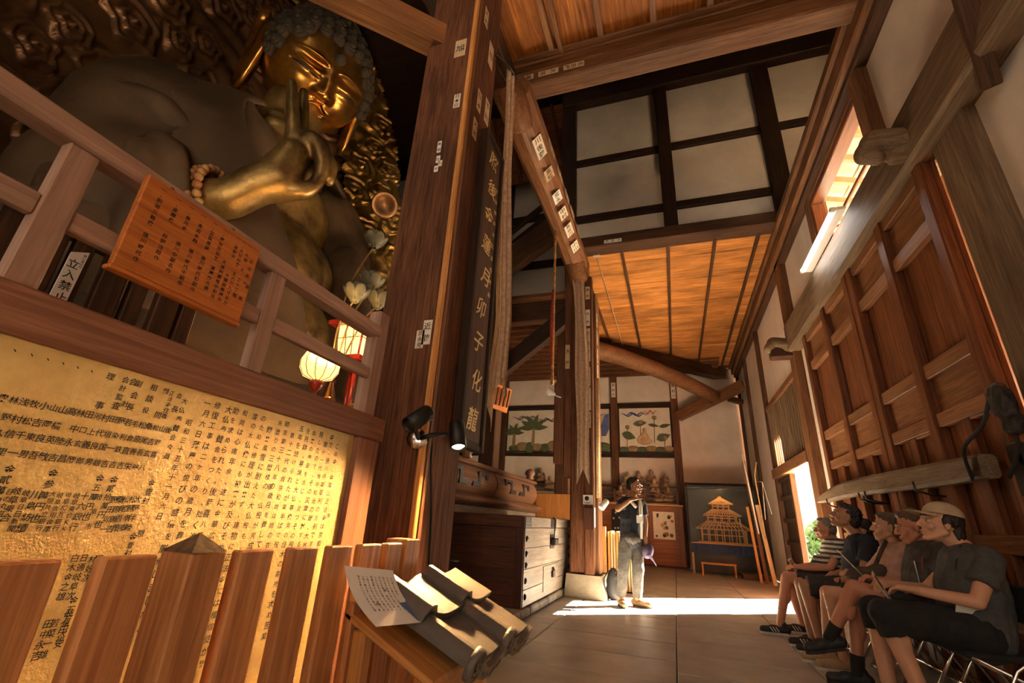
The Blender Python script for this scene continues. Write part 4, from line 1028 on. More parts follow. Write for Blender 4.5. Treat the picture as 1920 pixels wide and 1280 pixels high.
# long ears
def ear(sg_):
    base = -1.0 * sg_ if False else sg_
    loop = [(-.02, .98, .25), (-.10, 1.05, .52), (-.24, 1.12, .56), (-.34, 1.14, .42), (-.34, 1.13, .10), (-.26, 1.10, -.25), (-.20, 1.10, -.62), (-.20, 1.11, -.88), (-.10, 1.11, -.98), (.02, 1.09, -.90), (.05, 1.06, -.62), (.02, 1.02, -.25), (.03, 1.0, .05)]
    pts = [hpt(a, sg_ * b, c) for a, b, c in loop]
    out = []
    n = len(pts)
    for i in range(n):
        p0, p1, p2, p3 = pts[(i - 1) % n], pts[i], pts[(i + 1) % n], pts[(i + 2) % n]
        for q in range(4):
            t = q / 4; out.append(.5 * ((2 * p1) + (p2 - p0) * t + (2 * p0 - 5 * p1 + 4 * p2 - p3) * t * t + (3 * p1 - p0 - 3 * p2 + p3) * t ** 3))
    rr = [.062 * HS + .055 * HS * max(0, -math.cos(2 * PI * (i / len(out)) + 1.0)) for i in range(len(out))]
    parts = [tube_vf(out + [out[0]], rr + [rr[0]], 10)]
    parts += chain([hpt(-.06, sg_ * 1.0, .35), hpt(-.14, sg_ * 1.02, .0), hpt(-.10, sg_ * 1.03, -.4), hpt(-.08, sg_ * 1.05, -.82)], [.13, .11, .11, .09], side=HM @ Vector((1, 0, 0)), sq=1.25)
    parts += chain([hpt(-.05, sg_ * 1.06, .28), hpt(-.18, sg_ * 1.10, .30), hpt(-.22, sg_ * 1.10, .05), hpt(-.10, sg_ * 1.08, -.15)], [.035, .035, .035, .03])
    return blob('ear', parts, .030, 'gold', hd, 2)
ear(-1); ear(1)
# snail curls
prof = [(.004, -.04), (.118, -.04), (.124, .03), (.108, .065), (.099, .058), (.092, .088), (.072, .112), (.064, .102), (.054, .128), (.030, .145), (.004, .148)]
cv, cf = lathe_vf([(r * HS, z * HS) for r, z in prof], 14)
cme = bpy.data.meshes.new('hair_curl'); cme.from_pydata(cv, [], cf); cme.polygons.foreach_set('use_smooth', [True] * len(cf)); cme.update(); cme.materials.append(MATS['curl'])
rows = 0
for ie in range(13):
    e = math.radians(-22 + ie * 9.6); n = max(1, int(2 * PI * math.cos(e) / .212))
    for k in range(n):
        a = 2 * PI * (k + .5 * (ie % 2)) / n - PI
        hl = math.radians(44) if abs(a) < .55 else math.radians(44 - (abs(a) - .55) / .75 * 56)
        if abs(a) > 1.30: hl = math.radians(-14 if abs(a) > 1.9 else 14)
        if e < hl: continue
        dirv = Vector((math.cos(e) * math.cos(a), math.cos(e) * math.sin(a), math.sin(e)))
        p = Vector((dirv.x * 1.03, dirv.y * 1.02, dirv.z * 1.12))
        if p.z > .75: p.z += .10 * (p.z - .75) * 4 * max(0, 1 - abs(p.x + .1))
        nrm = HM @ Vector((dirv.x, dirv.y, dirv.z / 1.1)).normalized()
        q = Vector((0, 0, 1)).rotation_difference(nrm).to_matrix().to_4x4(); q.translation = HC + (HM @ p) * HS
        if nrm.dot(Vector((0, 0, 1)) - q.translation) < -9.2: continue
        link('hair_curl', cme, None, hd, q); rows += 1
# ---- neck with creases, chest and belly
def gold_disp(co, nr): return .02 * smooth_noise(co, 1.2, 3.0)
blob('chest', chain([(-5.95, 4.42, 7.6), (-6.02, 4.40, 6.7)], [.50, .58]) + [ell_vf((-6.0, 4.35, 6.25), (.62, 1.0, .34)), ell_vf((-5.85, 4.35, 5.35), (.74, 1.35, .95)), ell_vf((-5.55, 4.25, 4.1), (.95, 1.25, 1.0)), ell_vf((-5.35, 4.25, 3.1), (1.05, 1.3, .9))] +
     [tube_vf([(-5.50 - .35 * (1 - math.cos(a)), 4.42 + .56 * math.sin(a), zz) for a in np.linspace(-1.5, 1.5, 13)], .06, 8) for zz in (6.95, 6.78)], .05, 'gold_old', bd, 3, gold_disp)
# ---- robe: open-fronted wrapped shell with folds
def shell(name, levels, mat, folds, na=70, thick=.10):
    V = []; n = len(levels); F = []
    for lay in (0, 1):
        for i, (z, cx, cy, rx, ry, g0, g1) in enumerate(levels):
            for j in range(na):
                s = j / (na - 1); a = math.radians(g0) + (2 * PI - math.radians(g0) - math.radians(g1)) * s
                w = folds * (math.sin(a * 9 + i * .55 + 2.0 * math.sin(a * 2)) * .5 + math.sin(a * 17 - i * .4) * .3) * (0.4 + .6 * math.sin(PI * s))
                k = 1 + w - (thick / rx if lay else 0)
                V.append((cx + rx * k * math.cos(a), cy + ry * k * math.sin(a), z))
    o = n * na
    for i in range(n - 1):
        for j in range(na - 1):
            q = i * na + j; F.append([q, q + 1, q + na + 1, q + na]); F.append([o + q, o + q + na, o + q + na + 1, o + q + 1])
        F.append([i * na, i * na + na, o + i * na + na, o + i * na]); e = i * na + na - 1; F.append([e, o + e, o + e + na, e + na])
    for j in range(na - 1):
        F.append([j, o + j, o + j + 1, j + 1]); q = (n - 1) * na + j; F.append([q, q + 1, o + q + 1, o + q])
    return put(name, V, F, mat, bd, True)
def interp_levels(keys, n):
    out = []; ks = np.array(keys, float); t = np.linspace(0, 1, len(ks))
    for s in np.linspace(0, 1, n): out.append(tuple(np.interp(s, t, ks[:, c]) for c in range(7)))
    return out
# z, cx, cy, rx, ry, opening from +X towards +Y (left), towards -Y (right)
shell('robe', interp_levels([(1.5, -5.35, 4.25, 1.60, 2.30, 10, 4), (2.6, -5.4, 4.25, 1.45, 2.15, 26, 6), (3.6, -5.5, 4.25, 1.38, 2.10, 34, 12), (4.6, -5.6, 4.25, 1.30, 2.15, 40, 26), (5.4, -5.75, 4.25, 1.20, 2.18, 46, 36), (5.95, -5.85, 4.30, 1.08, 1.95, 50, 42), (6.35, -5.92, 4.35, .95, 1.55, 52, 48), (6.75, -5.98, 4.40, .82, 1.02, 56, 54)], 40), 'robe', .030)
def robe_disp(amp, fr):
    def fn(co, nr):
        return amp * np.sin(fr * (co[:, 0] * 1.0 + co[:, 1] * .8 + co[:, 2] * .45) + 3.0 * smooth_noise(co, .8, 1.0)) * (.4 + .6 * np.abs(smooth_noise(co, .5, 5.0)) * 2)
    return fn
# broad mantle over the near shoulder, sleeve falling to the lap
def ridge_disp(amp, fr, k, seed=0.0):
    k = np.array(k, float)
    def fn(co, nr):
        ph = fr * (co @ k) + 1.3 * smooth_noise(co, .35, seed)
        return amp * ((1 - np.abs(np.sin(ph))) ** 3) - amp * .3 + .012 * smooth_noise(co, 1.4, seed + 1)
    return fn
blob('mantle', [ell_vf((-5.95, 3.0, 5.55), (.90, 1.05, .72)), ell_vf((-5.95, 3.45, 6.0), (.80, 1.0, .52)), ell_vf((-5.95, 2.65, 4.9), (.98, .92, 1.15)), ell_vf((-5.75, 2.45, 4.0), (1.05, .86, 1.0)), ell_vf((-5.5, 2.45, 3.2), (1.05, .85, .8)),
     ell_vf((-6.25, 3.3, 5.7), (.85, 1.2, .66))], .06, 'robe', bd, 24, ridge_disp(.075, 2.1, (.75, .45, -.35), 2.0))
blob('mantle_fold', [cap_vf((-6.5, 2.2, 5.55), (-5.75, 1.98, 5.25), .16, .17, side=(0, 0, 1), sq=1.3), cap_vf((-5.75, 1.98, 5.25), (-5.12, 2.30, 5.05), .17, .15, side=(0, 0, 1), sq=1.4), cap_vf((-5.12, 2.30, 5.05), (-4.95, 3.0, 4.75), .15, .08, side=(0, 0, 1), sq=1.4)], .05, 'robe', bd, 12, ridge_disp(.03, 4.0, (.3, .3, 1), 1.0))
blob('sleeve', chain([(-5.5, 2.35, 3.9), (-5.0, 2.50, 4.15), (-4.75, 2.68, 4.25)], [.62, .50, .42], side=(0, 0, 1), sq=1.1, flat1=True) + chain([(-5.3, 2.3, 3.6), (-4.9, 2.45, 3.2), (-4.75, 2.5, 2.6), (-4.7, 2.5, 1.9)], [.55, .45, .42, .4], side=(1, 0, 0), sq=1.3), .05, 'robe', bd, 4, robe_disp(.04, 7.0))
blob('far_sleeve', chain([(-5.8, 5.5, 5.9), (-5.45, 5.75, 5.0), (-5.1, 5.7, 4.1), (-4.75, 5.45, 3.3)], [.55, .55, .5, .5], side=(1, 0, 0), sq=1.15) + chain([(-5.0, 5.3, 4.9), (-4.75, 5.35, 4.2), (-4.5, 5.2, 3.3), (-4.35, 5.1, 2.4)], [.22, .26, .3, .35], side=(1, 0, 0), sq=1.5), .05, 'robe', bd, 4, robe_disp(.05, 6.0))
blob('lap', [ell_vf((-5.0, 4.25, 1.95), (1.25, 2.9, .75)), ell_vf((-4.6, 2.3, 1.85), (.9, 1.05, .72)), ell_vf((-4.6, 6.1, 1.85), (.9, 1.05, .72)), ell_vf((-4.3, 4.2, 1.65), (.7, 1.8, .55))], .08, 'robe_dark', bd, 6, robe_disp(.05, 4.5))
# ---- raised hand
def sp(pts, n=5):
    pts = [Vector(p) for p in pts]; out = []
    for i in range(len(pts) - 1):
        p0, p1, p2, p3 = pts[max(0, i - 1)], pts[i], pts[i + 1], pts[min(len(pts) - 1, i + 2)]
        for q in range(n):
            t = q / n; out.append(.5 * ((2 * p1) + (p2 - p0) * t + (2 * p0 - 5 * p1 + 4 * p2 - p3) * t * t + (3 * p1 - p0 - 3 * p2 + p3) * t ** 3))
    return out + [pts[-1]]
def finger(pts, r0, r1):
    q = sp(pts, 4); return chain(q, list(np.linspace(r0, r1, len(q))))
hand_parts = chain([(-4.95, 2.66, 4.02), (-4.4, 2.83, 4.10), (-4.2, 2.92, 4.28)], [.27, .22, .22]) + \
    [ell_vf((-4.02, 3.02, 4.50), (.25, .22, .36), Matrix.Rotation(.35, 3, 'Y'))] + chain([(-4.2, 2.9, 4.28), (-4.0, 3.03, 4.45), (-3.93, 3.06, 4.78)], [.22, .24, .20]) + \
    finger([(-3.93, 3.04, 4.72), (-3.93, 3.00, 5.02), (-3.98, 2.94, 5.35), (-4.06, 2.88, 5.80)], .125, .060) + \
    finger([(-3.98, 3.14, 4.75), (-4.02, 3.17, 5.15), (-4.10, 3.18, 5.55), (-4.18, 3.15, 6.0)], .125, .060) + \
    finger([(-3.90, 3.10, 4.78), (-3.78, 3.08, 5.02), (-3.66, 3.15, 4.92), (-3.63, 3.24, 4.68), (-3.70, 3.25, 4.48)], .125, .075) + \
    finger([(-3.92, 3.22, 4.70), (-3.80, 3.28, 4.98), (-3.68, 3.38, 4.90), (-3.68, 3.42, 4.68)], .115, .070) + \
    finger([(-4.0, 3.08, 4.32), (-3.85, 3.13, 4.34), (-3.74, 3.20, 4.38), (-3.66, 3.25, 4.50)], .14, .075)
blob('hand', hand_parts, .028, 'gold_old', bd, 4)
for k, off in enumerate((0, .10)):
    for q in range(22):
        a = 2 * PI * q / 22; c0 = Vector((-4.62 + off, 2.74 + off * .3, 4.07 + off * .15)); ax = Vector((.95, .28, .12)).normalized()
        u_ = Vector((0, 0, 1)); u_ = (u_ - ax * u_.dot(ax)).normalized(); w_ = ax.cross(u_)
        if q == 0 and k == 0:
            v, f = ell_vf((0, 0, 0), (.048, .048, .048), None, 8, 6); bme = bpy.data.meshes.new('bead'); bme.from_pydata(v, [], f); bme.materials.append(MATS['brocade']); bme.update()
        link('bead', bme, None, bd, Matrix.Translation(c0 + u_ * (.33 * math.cos(a)) + w_ * (.28 * math.sin(a))), True)
# ---- lotus seat
for k in range(26):
    a = 2 * PI * k / 26; c0 = Vector((-5.6 + 1.9 * math.cos(a), 4.25 + 2.9 * math.sin(a), .95))
    v, f = ell_vf((0, 0, 0), (.16, .42, .50), None, 12, 8); R_ = Matrix.Rotation(a, 3, 'Z'); v = [tuple(c0 + R_ @ Vector(p)) for p in v]
    put('lotus_petal', v, f, 'gold_old', bd, True)
v, f = lathe_vf([(2.0, .55), (2.05, 1.3), (1.9, 1.4), (.1, 1.42)], 40); put('lotus_core', [(x * .9 - 5.6, y * 1.35 + 4.25, z) for x, y, z in v], f, 'robe_dark', bd)

# ---- carved cloud mandorla behind the statue
mn = empty('mandorla', (-7.4, 4.3, 1.5), 'carved mandorla of swirling clouds behind the giant statue', 'mandorla')
rng = np.random.default_rng(11)
CY_, CZ_ = 4.3, 7.2
cent = []
tries = 0
while len(cent) < 330 and tries < 16000:
    tries += 1
    y, z = rng.uniform(-2.5, 9.0), rng.uniform(1, 15); r = rng.uniform(.30, .50)
    if all((y - a) ** 2 + (z - b) ** 2 > (.86 * (r + c)) ** 2 for a, b, c, _ in cent): cent.append((y, z, r, rng.choice([-1, 1])))
def relief(name, ny, nz, inner, mat, xoff):
    ys = np.linspace(-2.8, 8.6, ny); zs_ = np.linspace(1.2, 14.6, nz); Yg, Zg = np.meshgrid(ys, zs_)
    best = np.full(Yg.shape, 9.0); h = np.zeros(Yg.shape)
    for (a, b, r, s) in cent:
        dy, dz = Yg - a, Zg - b; rr = np.sqrt(dy ** 2 + dz ** 2); ph = np.arctan2(dz, dy)
        dd = rr / (r * (1 + .10 * np.cos(5 * ph + a)))
        sel = dd < best; best = np.where(sel, dd, best)
        tw = (dd * (1 + .07 * np.cos(6 * ph + s)) * 2.5 + .06 * s * np.sin(ph)) % 1.0
        prof_ = (.5 + .5 * np.cos(2 * PI * tw)) ** 1.6
        hh = np.where(dd < 1.0, .12 - .05 * dd + .075 * prof_ + .03 * np.exp(-(dd / .2) ** 2), 0)
        h = np.where(sel, hh, h)
    flow = .5 + .5 * np.sin(9 * (np.sqrt((Yg - 4.3) ** 2 + (Zg - 5) ** 2)) + 2.2 * np.sin(Yg * 1.3 + Zg * .7) + 1.6 * np.sin(Zg * 1.9))
    h = np.where(best >= 1.0, .10 * flow, h)
    E_ = ((Yg - CY_) / 4.1) ** 2 + ((Zg - CZ_) / 7.2) ** 2
    E_ = E_ + np.where(Yg < CY_, -.55, 0) * np.clip((CY_ - Yg) / 4, 0, 1)
    Xg = -7.9 + .085 * np.clip(Yg - CY_, 0, 9) ** 2 + .03 * np.clip(CY_ - Yg, 0, 9) ** 2 + h + xoff
    ok = (E_ < 1.0) & ((E_ < .50) if inner else (E_ > .46))
    idx = -np.ones(Yg.shape, int); idx[ok] = np.arange(ok.sum())
    Vv = np.stack([Xg[ok], Yg[ok], Zg[ok]], -1)
    q = np.stack([idx[:-1, :-1], idx[:-1, 1:], idx[1:, 1:], idx[1:, :-1]], -1).reshape(-1, 4); q = q[(q >= 0).all(1)]
    put(name, Vv, q.tolist(), mat, mn, True)
relief('inner_clouds', 380, 440, True, 'clouds', -.10)
relief('outer_clouds', 380, 440, False, 'clouds_gilt', .10)
# standing support for the mandorla
box('support_post', (-8.9, 4.1, .55), (-8.4, 4.5, 9), 'black', mn, .02)

# ---- altar furnishings seen under the railing
al = empty('altar_table', (-2.9, 3.3, .55), 'red and gold brocade draped altar table below the statue', 'altar')
box('table_body', (-3.35, 2.45, .55), (-2.62, 4.3, 1.72), 'red_lacquer', al, .01, axis=1)
box('brocade_front', (-2.62, 2.45, 1.30), (-2.60, 4.3, 1.74), 'brocade', al, .004); box('brocade_top', (-3.38, 2.42, 1.72), (-2.585, 4.33, 1.745), 'brocade_gold', al, .004)
box('brocade_side', (-3.35, 2.43, 1.25), (-2.62, 2.45, 1.74), 'brocade', al, .004)
for k in range(7): lathe('roundel', [(.001, 0), (.06, 0), (.06, .004), (.045, .008), (.001, .010)], 'gold_leaf', al, (-2.60, 2.6 + k * .24, 1.56), (1, 0, 0), 16)
for k in range(6): box('gilt_ornament', (-2.78 - .06 * (k % 3), 3.0 + k * .13, 1.745), (-2.70 - .06 * (k % 3), 3.09 + k * .13, 1.86 + .05 * (k % 2)), 'gold', al, .012)
rl_ = empty('round_lantern', (-3.0, 3.2, 1.745), 'round glowing paper lantern on a red stand above the brocade', 'lantern')
lathe('paper_globe', [(.05, -.14), (.13, -.11), (.17, -.04), (.175, .03), (.14, .11), (.07, .14)], 'lantern_paper', rl_, (-3.0, 3.2, 2.22), seg=24)
for k in range(12):
    a = 2 * PI * k / 12; tube('rib', [(-3.0 + r * math.cos(a), 3.2 + r * math.sin(a), 2.22 + z) for r, z in ((.052, -.142), (.132, -.112), (.172, -.04), (.177, .03), (.142, .112), (.072, .142))], .0035, 'ink', rl_, 5)
lathe('stand', [(.09, 1.745), (.08, 1.77), (.02, 1.80), (.018, 1.98), (.06, 2.02), (.065, 2.07), (.05, 2.08)], 'red_lacquer', rl_, (-3.0, 3.2, 0), seg=16)
bl = bpy.data.lights.new('lantern_bulb', 'POINT'); bl.energy = 40; bl.color = (1, .58, .22); bl.shadow_soft_size = .10
bo = bpy.data.objects.new('lantern_bulb', bl); COL.objects.link(bo); bo.location = (-2.78, 3.05, 2.42)
sl = empty('square_lantern', (-3.2, 3.9, 1.745), 'square glowing paper lantern with dark lattice beside the near pillar', 'lantern')
for z0, z1, w0, w1, m in ((2.52, 2.88, .13, .17, 'lantern_paper'),):
    v = [(-3.2 - w0, 3.9 - w0, z0), (-3.2 + w0, 3.9 - w0, z0), (-3.2 + w0, 3.9 + w0, z0), (-3.2 - w0, 3.9 + w0, z0), (-3.2 - w1, 3.9 - w1, z1), (-3.2 + w1, 3.9 - w1, z1), (-3.2 + w1, 3.9 + w1, z1), (-3.2 - w1, 3.9 + w1, z1)]
    put('paper_box', v, BOXF, m, sl)
    for sx, sy in ((-1, -1), (1, -1), (1, 1), (-1, 1)): tube('corner_bar', [(-3.2 + sx * (w0 + .006), 3.9 + sy * (w0 + .006), z0), (-3.2 + sx * (w1 + .006), 3.9 + sy * (w1 + .006), z1)], .012, 'red_lacquer', sl, 6)
    for t in (.35, .65):
        for q in range(2):
            if q == 0: tube('lattice_bar', [(-3.2 - w0 + 2 * w0 * t, 3.9 - w0 - .004, z0), (-3.2 - w1 + 2 * w1 * t, 3.9 - w1 - .004, z1)], .005, 'ink', sl, 5)
            else: tube('lattice_bar', [(-3.2 + w0 + .004, 3.9 - w0 + 2 * w0 * t, z0), (-3.2 + w1 + .004, 3.9 - w1 + 2 * w1 * t, z1)], .005, 'ink', sl, 5)
    tube('lattice_bar', [(-3.2 - .157, 3.9 - .157, 2.74), (-3.2 + .157, 3.9 - .157, 2.74), (-3.2 + .157, 3.9 + .157, 2.74)], .005, 'ink', sl, 5)
box('tray', (-3.42, 3.68, 2.46), (-2.98, 4.12, 2.52), 'red_lacquer', sl, .01); box('roof', (-3.45, 3.65, 2.88), (-2.95, 4.15, 2.93), 'red_lacquer', sl, .01)
for sx in (-.14, .14): tube('stand_leg', [(-3.2 + sx, 3.76, 1.745), (-3.2 + sx, 3.76, 2.46)], .022, 'red_lacquer', sl, 8)
for sx in (-.14, .14): tube('stand_leg', [(-3.2 + sx, 4.04, 1.745), (-3.2 + sx, 4.04, 2.46)], .022, 'red_lacquer', sl, 8)
solid('lotus_verdigris', (.17, .155, .095), .5, .1, .35, 8)
# gilt lotus stems in a vase
lv = empty('lotus_ornament', (-3.05, 3.6, 1.745), 'metal lotus flowers on curving stems between the lanterns', 'ornament')
lathe('vase', [(.06, 1.745), (.08, 1.85), (.06, 2.05), (.03, 2.15), (.045, 2.2)], 'bronze', lv, (-3.15, 3.55, 0), seg=16)
for tip, bend in (((-3.2, 3.86, 3.98), (-3.25, 3.62, 3.2)), ((-2.98, 3.66, 3.28), (-3.05, 3.52, 2.8)), ((-3.0, 3.48, 3.05), (-3.12, 3.45, 2.7)), ((-2.95, 3.80, 3.12), (-3.0, 3.65, 2.85))):
    q = sp([(-3.15, 3.55, 2.15), bend, tip], 6); tube('stem', q, .010, 'gold_old', lv, 6)
    for ring, (n_, r_, L_) in enumerate(((6, .035, .13), (6, .06, .10))):
        for k in range(n_):
            a = 2 * PI * (k + .5 * ring) / n_; c0 = Vector(tip) + Vector((r_ * 1.5 * math.cos(a), r_ * 1.5 * math.sin(a), .06))
            v, f = ell_vf((0, 0, 0), (.022, .066, L_ * .85), None, 10, 8); R_ = Matrix.Rotation(a, 3, 'Z') @ Matrix.Rotation(.25 + .35 * ring, 3, 'Y')
            put('petal', [tuple(c0 + R_ @ Vector(p)) for p in v], f, 'lotus_verdigris', lv, True)
# bronze gong bowl fixed on the beam end near the pillar
lathe('bronze_gong', [(.02, -.22), (.07, -.20), (.08, -.10), (.12, -.02), (.22, .04), (.235, .06), (.21, .07), (.13, .03), (.02, .01)], 'bronze', None, (-4.5, 5.5, 6.06), (.45, -.75, -.45), 28, label='flared bronze gong beside the gilded cloud carving', cat='gong')
beam('gong_bracket', (-4.55, 5.62, 6.15), (-6.3, 7.4, 6.25), .06, .06, 'dark', None, label='dark beam carrying the bronze gong by the cloud carving', cat='bracket')
# lamp lighting the face from the sanctum floor
fd = bpy.data.lights.new('statue_lamp', 'SPOT'); fd.energy = 700; fd.color = (1, .66, .30); fd.spot_size = .75; fd.spot_blend = .8; fd.shadow_soft_size = .10
fo_ = bpy.data.objects.new('statue_lamp', fd); COL.objects.link(fo_); fo_.location = (-2.35, 4.9, 2.05)
fo_.rotation_euler = (Vector((-2.35, 4.9, 2.0)) - Vector((-5.4, 4.6, 8.9))).to_track_quat('Z', 'Y').to_euler()
sf = empty('floor_spotlight', (-2.35, 4.9, .55), 'small black floor spotlight aimed up at the statue', 'lamp')
lathe('can', [(.03, -.16), (.07, -.15), (.08, -.03), (.07, -.03), (.06, -.10), (.001, -.11)], 'black_metal', sf, (-2.35, 4.9, 1.99), (-.4, -.1, .9), 16)
tube('pole', [(-2.35, 4.9, .55), (-2.34, 4.9, 1.84)], .015, 'black_metal', sf, 8)
lathe('foot', [(.001, .55), (.14, .55), (.14, .57), (.02, .59)], 'black_metal', sf, (-2.35, 4.9, 0), seg=16)

# ================================================================== BACK OF THE HALL
def leaf_pts(L, w, n=7, bend=0.0):
    up_ = [(L * i / n, w * math.sin(PI * (i / n) ** .8)) for i in range(n + 1)]
    pts = up_ + [(a, -b) for a, b in reversed(up_[1:-1])]
    return [(a, b + bend * (a / L) ** 2 * L) for a, b in pts]
def flat(name, pts, x, z, ang, y, th, mat, parent):
    c, s = math.cos(ang), math.sin(ang)
    o = [(x + a * c - b * s, z + a * s + b * c) for a, b in pts]
    return prism(name, o, (1, 0, 0), (0, 0, 1), (0, -1, 0), (0, y, 0), th, mat, parent)
solid('relief_green', (.085, .110, .045), .7, 0, .3, 12); solid('relief_ochre', (.30, .19, .09), .8, 0, .3, 8); solid('relief_skin', (.50, .32, .18), .7, 0, .2, 8)
solid('relief_blue', (.09, .13, .30), .7, 0, .3, 8); solid('relief_red', (.42, .08, .05), .7, 0, .2, 8); solid('relief_white', (.66, .58, .47), .8, 0, .1, 5)
def cloud(pic, x, z, L, y, cols):
    n = 26
    for q, c in enumerate(cols):
        V = []
        pts = [(x + L * i / n, z + .045 * math.sin(i * .62 + q * 1.3) + .03 * q - .02) for i in range(n + 1)]
        o = [(a, b + .028 * math.sin(PI * min(1, max(0, i / n)))) for i, (a, b) in enumerate(pts)] + [(a, b - .028 * math.sin(PI * i / n)) for i, (a, b) in reversed(list(enumerate(pts)))]
        prism('cloud_band', o[:-1], (1, 0, 0), (0, 0, 1), (0, -1, 0), (0, y, 0), .012, c, pic)
def picture(x0, x1, label):
    z0, z1 = 3.17, 4.67; p = empty('relief_picture', ((x0 + x1) / 2, YB, z0), label, 'picture')
    box('ground', (x0, YB + .0, z0), (x1, YB + .028, z1), 'relief_white', p, .002)
    for a, b, c, d_ in ((x0, x1, z0, z0 + .05), (x0, x1, z1 - .05, z1), (x0, x0 + .05, z0 + .05, z1 - .05), (x1 - .05, x1, z0 + .05, z1 - .05)):
        box('frame_strip', (a, YB - .03, c), (b, YB + .0, d_), 'black', p, .004)
    return p
YP = YB - .001
# palms
pc = picture(-5.44, -3.46, 'relief picture of two palm trees under curling clouds, seen left of the column')
cloud(pc, -5.25, 4.36, .95, YP, ['relief_blue', 'relief_ochre']); cloud(pc, -4.30, 4.28, .75, YP, ['relief_blue', 'relief_ochre'])
for bx, bz, tall, k in ((-5.15, 3.25, .55, .75), (-4.45, 3.25, .72, 1.05)):
    prism('palm_trunk', [(bx - .05, bz), (bx + .05, bz), (bx + .06, bz + tall), (bx - .03, bz + tall)], (1, 0, 0), (0, 0, 1), (0, -1, 0), (0, YP, 0), .03, 'relief_ochre', pc)
    for j, a in enumerate((15, 45, 80, 110, 140, 170)): flat('palm_leaf', leaf_pts(.50 * k, .085 * k, 7, -.15 if a < 90 else .15), bx, bz + tall, math.radians(a), YP - .004 * j, .02, 'relief_green', pc)
for k in range(6):
    v, f = ell_vf((-5.1 + k * .27, YP, 3.30 + .05 * (k % 2)), (.22, .04, .12 + .05 * (k % 3))); put('rock', v, f, 'relief_ochre' if k % 2 else 'relief_green', pc, True)
# cropped middle picture
pc = picture(-3.25, -1.79, 'relief picture with a blue robed figure, mostly hidden behind the column')
prism('blue_robe', [(-2.12, 4.05), (-1.98, 4.42), (-1.87, 4.45), (-1.86, 3.95), (-1.96, 3.72), (-2.10, 3.72)], (1, 0, 0), (0, 0, 1), (0, -1, 0), (0, YP, 0), .03, 'relief_blue', pc)
cloud(pc, -2.9, 4.42, 1.0, YP, ['relief_ochre']); v, f = ell_vf((-2.1, YP, 3.36), (.3, .05, .16)); put('rock', v, f, 'relief_green', pc, True)
# lotus pond and seated figure
pc = picture(-1.57, .11, 'relief picture of lotus leaves around a small seated figure')
cloud(pc, -1.48, 4.42, .85, YP, ['relief_blue', 'relief_blue']); cloud(pc, -.75, 4.50, .45, YP, ['relief_red'])
for x, z, L, w, a in ((-1.45, 3.80, .46, .13, -20), (-1.08, 4.10, .42, .09, 5), (-.62, 4.08, .34, .05, -10), (-.28, 4.0, .36, .06, 12), (-.38, 3.60, .44, .12, 20)): flat('lotus_leaf', leaf_pts(L, w), x, z, math.radians(a), YP - .004, .02, 'relief_green', pc)
for x, z0, z1 in ((-1.30, 3.35, 3.95), (-.88, 3.5, 4.1), (-.45, 3.5, 4.25), (-.16, 3.35, 3.6)):
    tube('lotus_stem', [(x, YP - .01, z0), (x + .03, YP - .01, z1)], .012, 'relief_ochre', pc, 6); v, f = ell_vf((x + .03, YP - .01, z1 + .05), (.07, .03, .07)); put('lotus_bud', v, f, 'relief_ochre', pc, True)
blob('seated_figure', [ell_vf((-.75, YP, 3.55), (.24, .06, .12)), ell_vf((-.75, YP, 3.68), (.13, .06, .16)), ell_vf((-.74, YP, 3.90), (.065, .05, .08))] + chain([(-.86, YP - .02, 3.72), (-.96, YP - .02, 3.6)], [.035, .03]), .018, 'relief_skin', pc, 2)
for k in range(6):
    v, f = ell_vf((-1.40 + k * .28, YP, 3.28 + .03 * (k % 2)), (.20, .04, .10)); put('mound', v, f, 'relief_ochre' if k % 2 else 'relief_green', pc, True)

# ---- stepped shelf with small seated figures
sh = empty('tiered_shelf', (-1.0, 14.85, 1.66), 'stepped wooden shelf along the back wall holding rows of small figures', 'shelf')
for z, y in ((1.70, 14.62), (1.94, 14.85), (2.18, 15.06)): box('tier', (-4.9, y - .12, z - .03), (.12, y + .12, z), 'cdark', sh, .006, axis=0)
for z, y in ((1.90, 14.46), (2.12, 14.69), (1.80, 14.46)): box('rail', (-4.9, y - .015, z - .015), (.12, y + .015, z + .015), 'red', sh, .004, axis=0)
box('base_board', (-4.9, 14.44, 1.637), (.14, 15.12, 1.67), 'cabin', sh, .01, axis=0)
for x in (-4.9, -3.3, -1.65, -.78, .10): box('upright', (x - .03, 14.43, 1.67), (x + .03, 14.475, 2.02), 'red', sh, .004)
solid('figure_clay', (.34, .22, .14), .6, 0, .35, 9); solid('figure_pale', (.52, .38, .26), .6, 0, .3, 9)
def figure_mesh(kind):
    parts = [ell_vf((0, 0, .07), (.17, .13, .075)), ell_vf((0, .01, .19), (.095, .075, .14)), ell_vf((0, -.01, .375), (.062, .066, .08)), cap_vf((0, 0, .28), (0, -.005, .33), .04, .035)]
    sx = 1 if kind else -1
    parts += chain([(.09, 0, .26), (.13, -.04, .17), (.05, -.11, .14 + .03 * kind)], [.04, .036, .03]) + chain([(-.09, 0, .26), (-.13, -.04, .17 + .02 * kind), (-.05, -.11, .14 if not kind else .24)], [.04, .036, .03])
    parts += [ell_vf((0, -.072, .37), (.012, .02, .016))]
    o = blob('seated_arhat', parts, .013, 'figure_clay', None, 2); me = o.data; bpy.data.objects.remove(o); return me
FM = [figure_mesh(0), figure_mesh(1)]
for m_ in FM: m_.materials.clear()
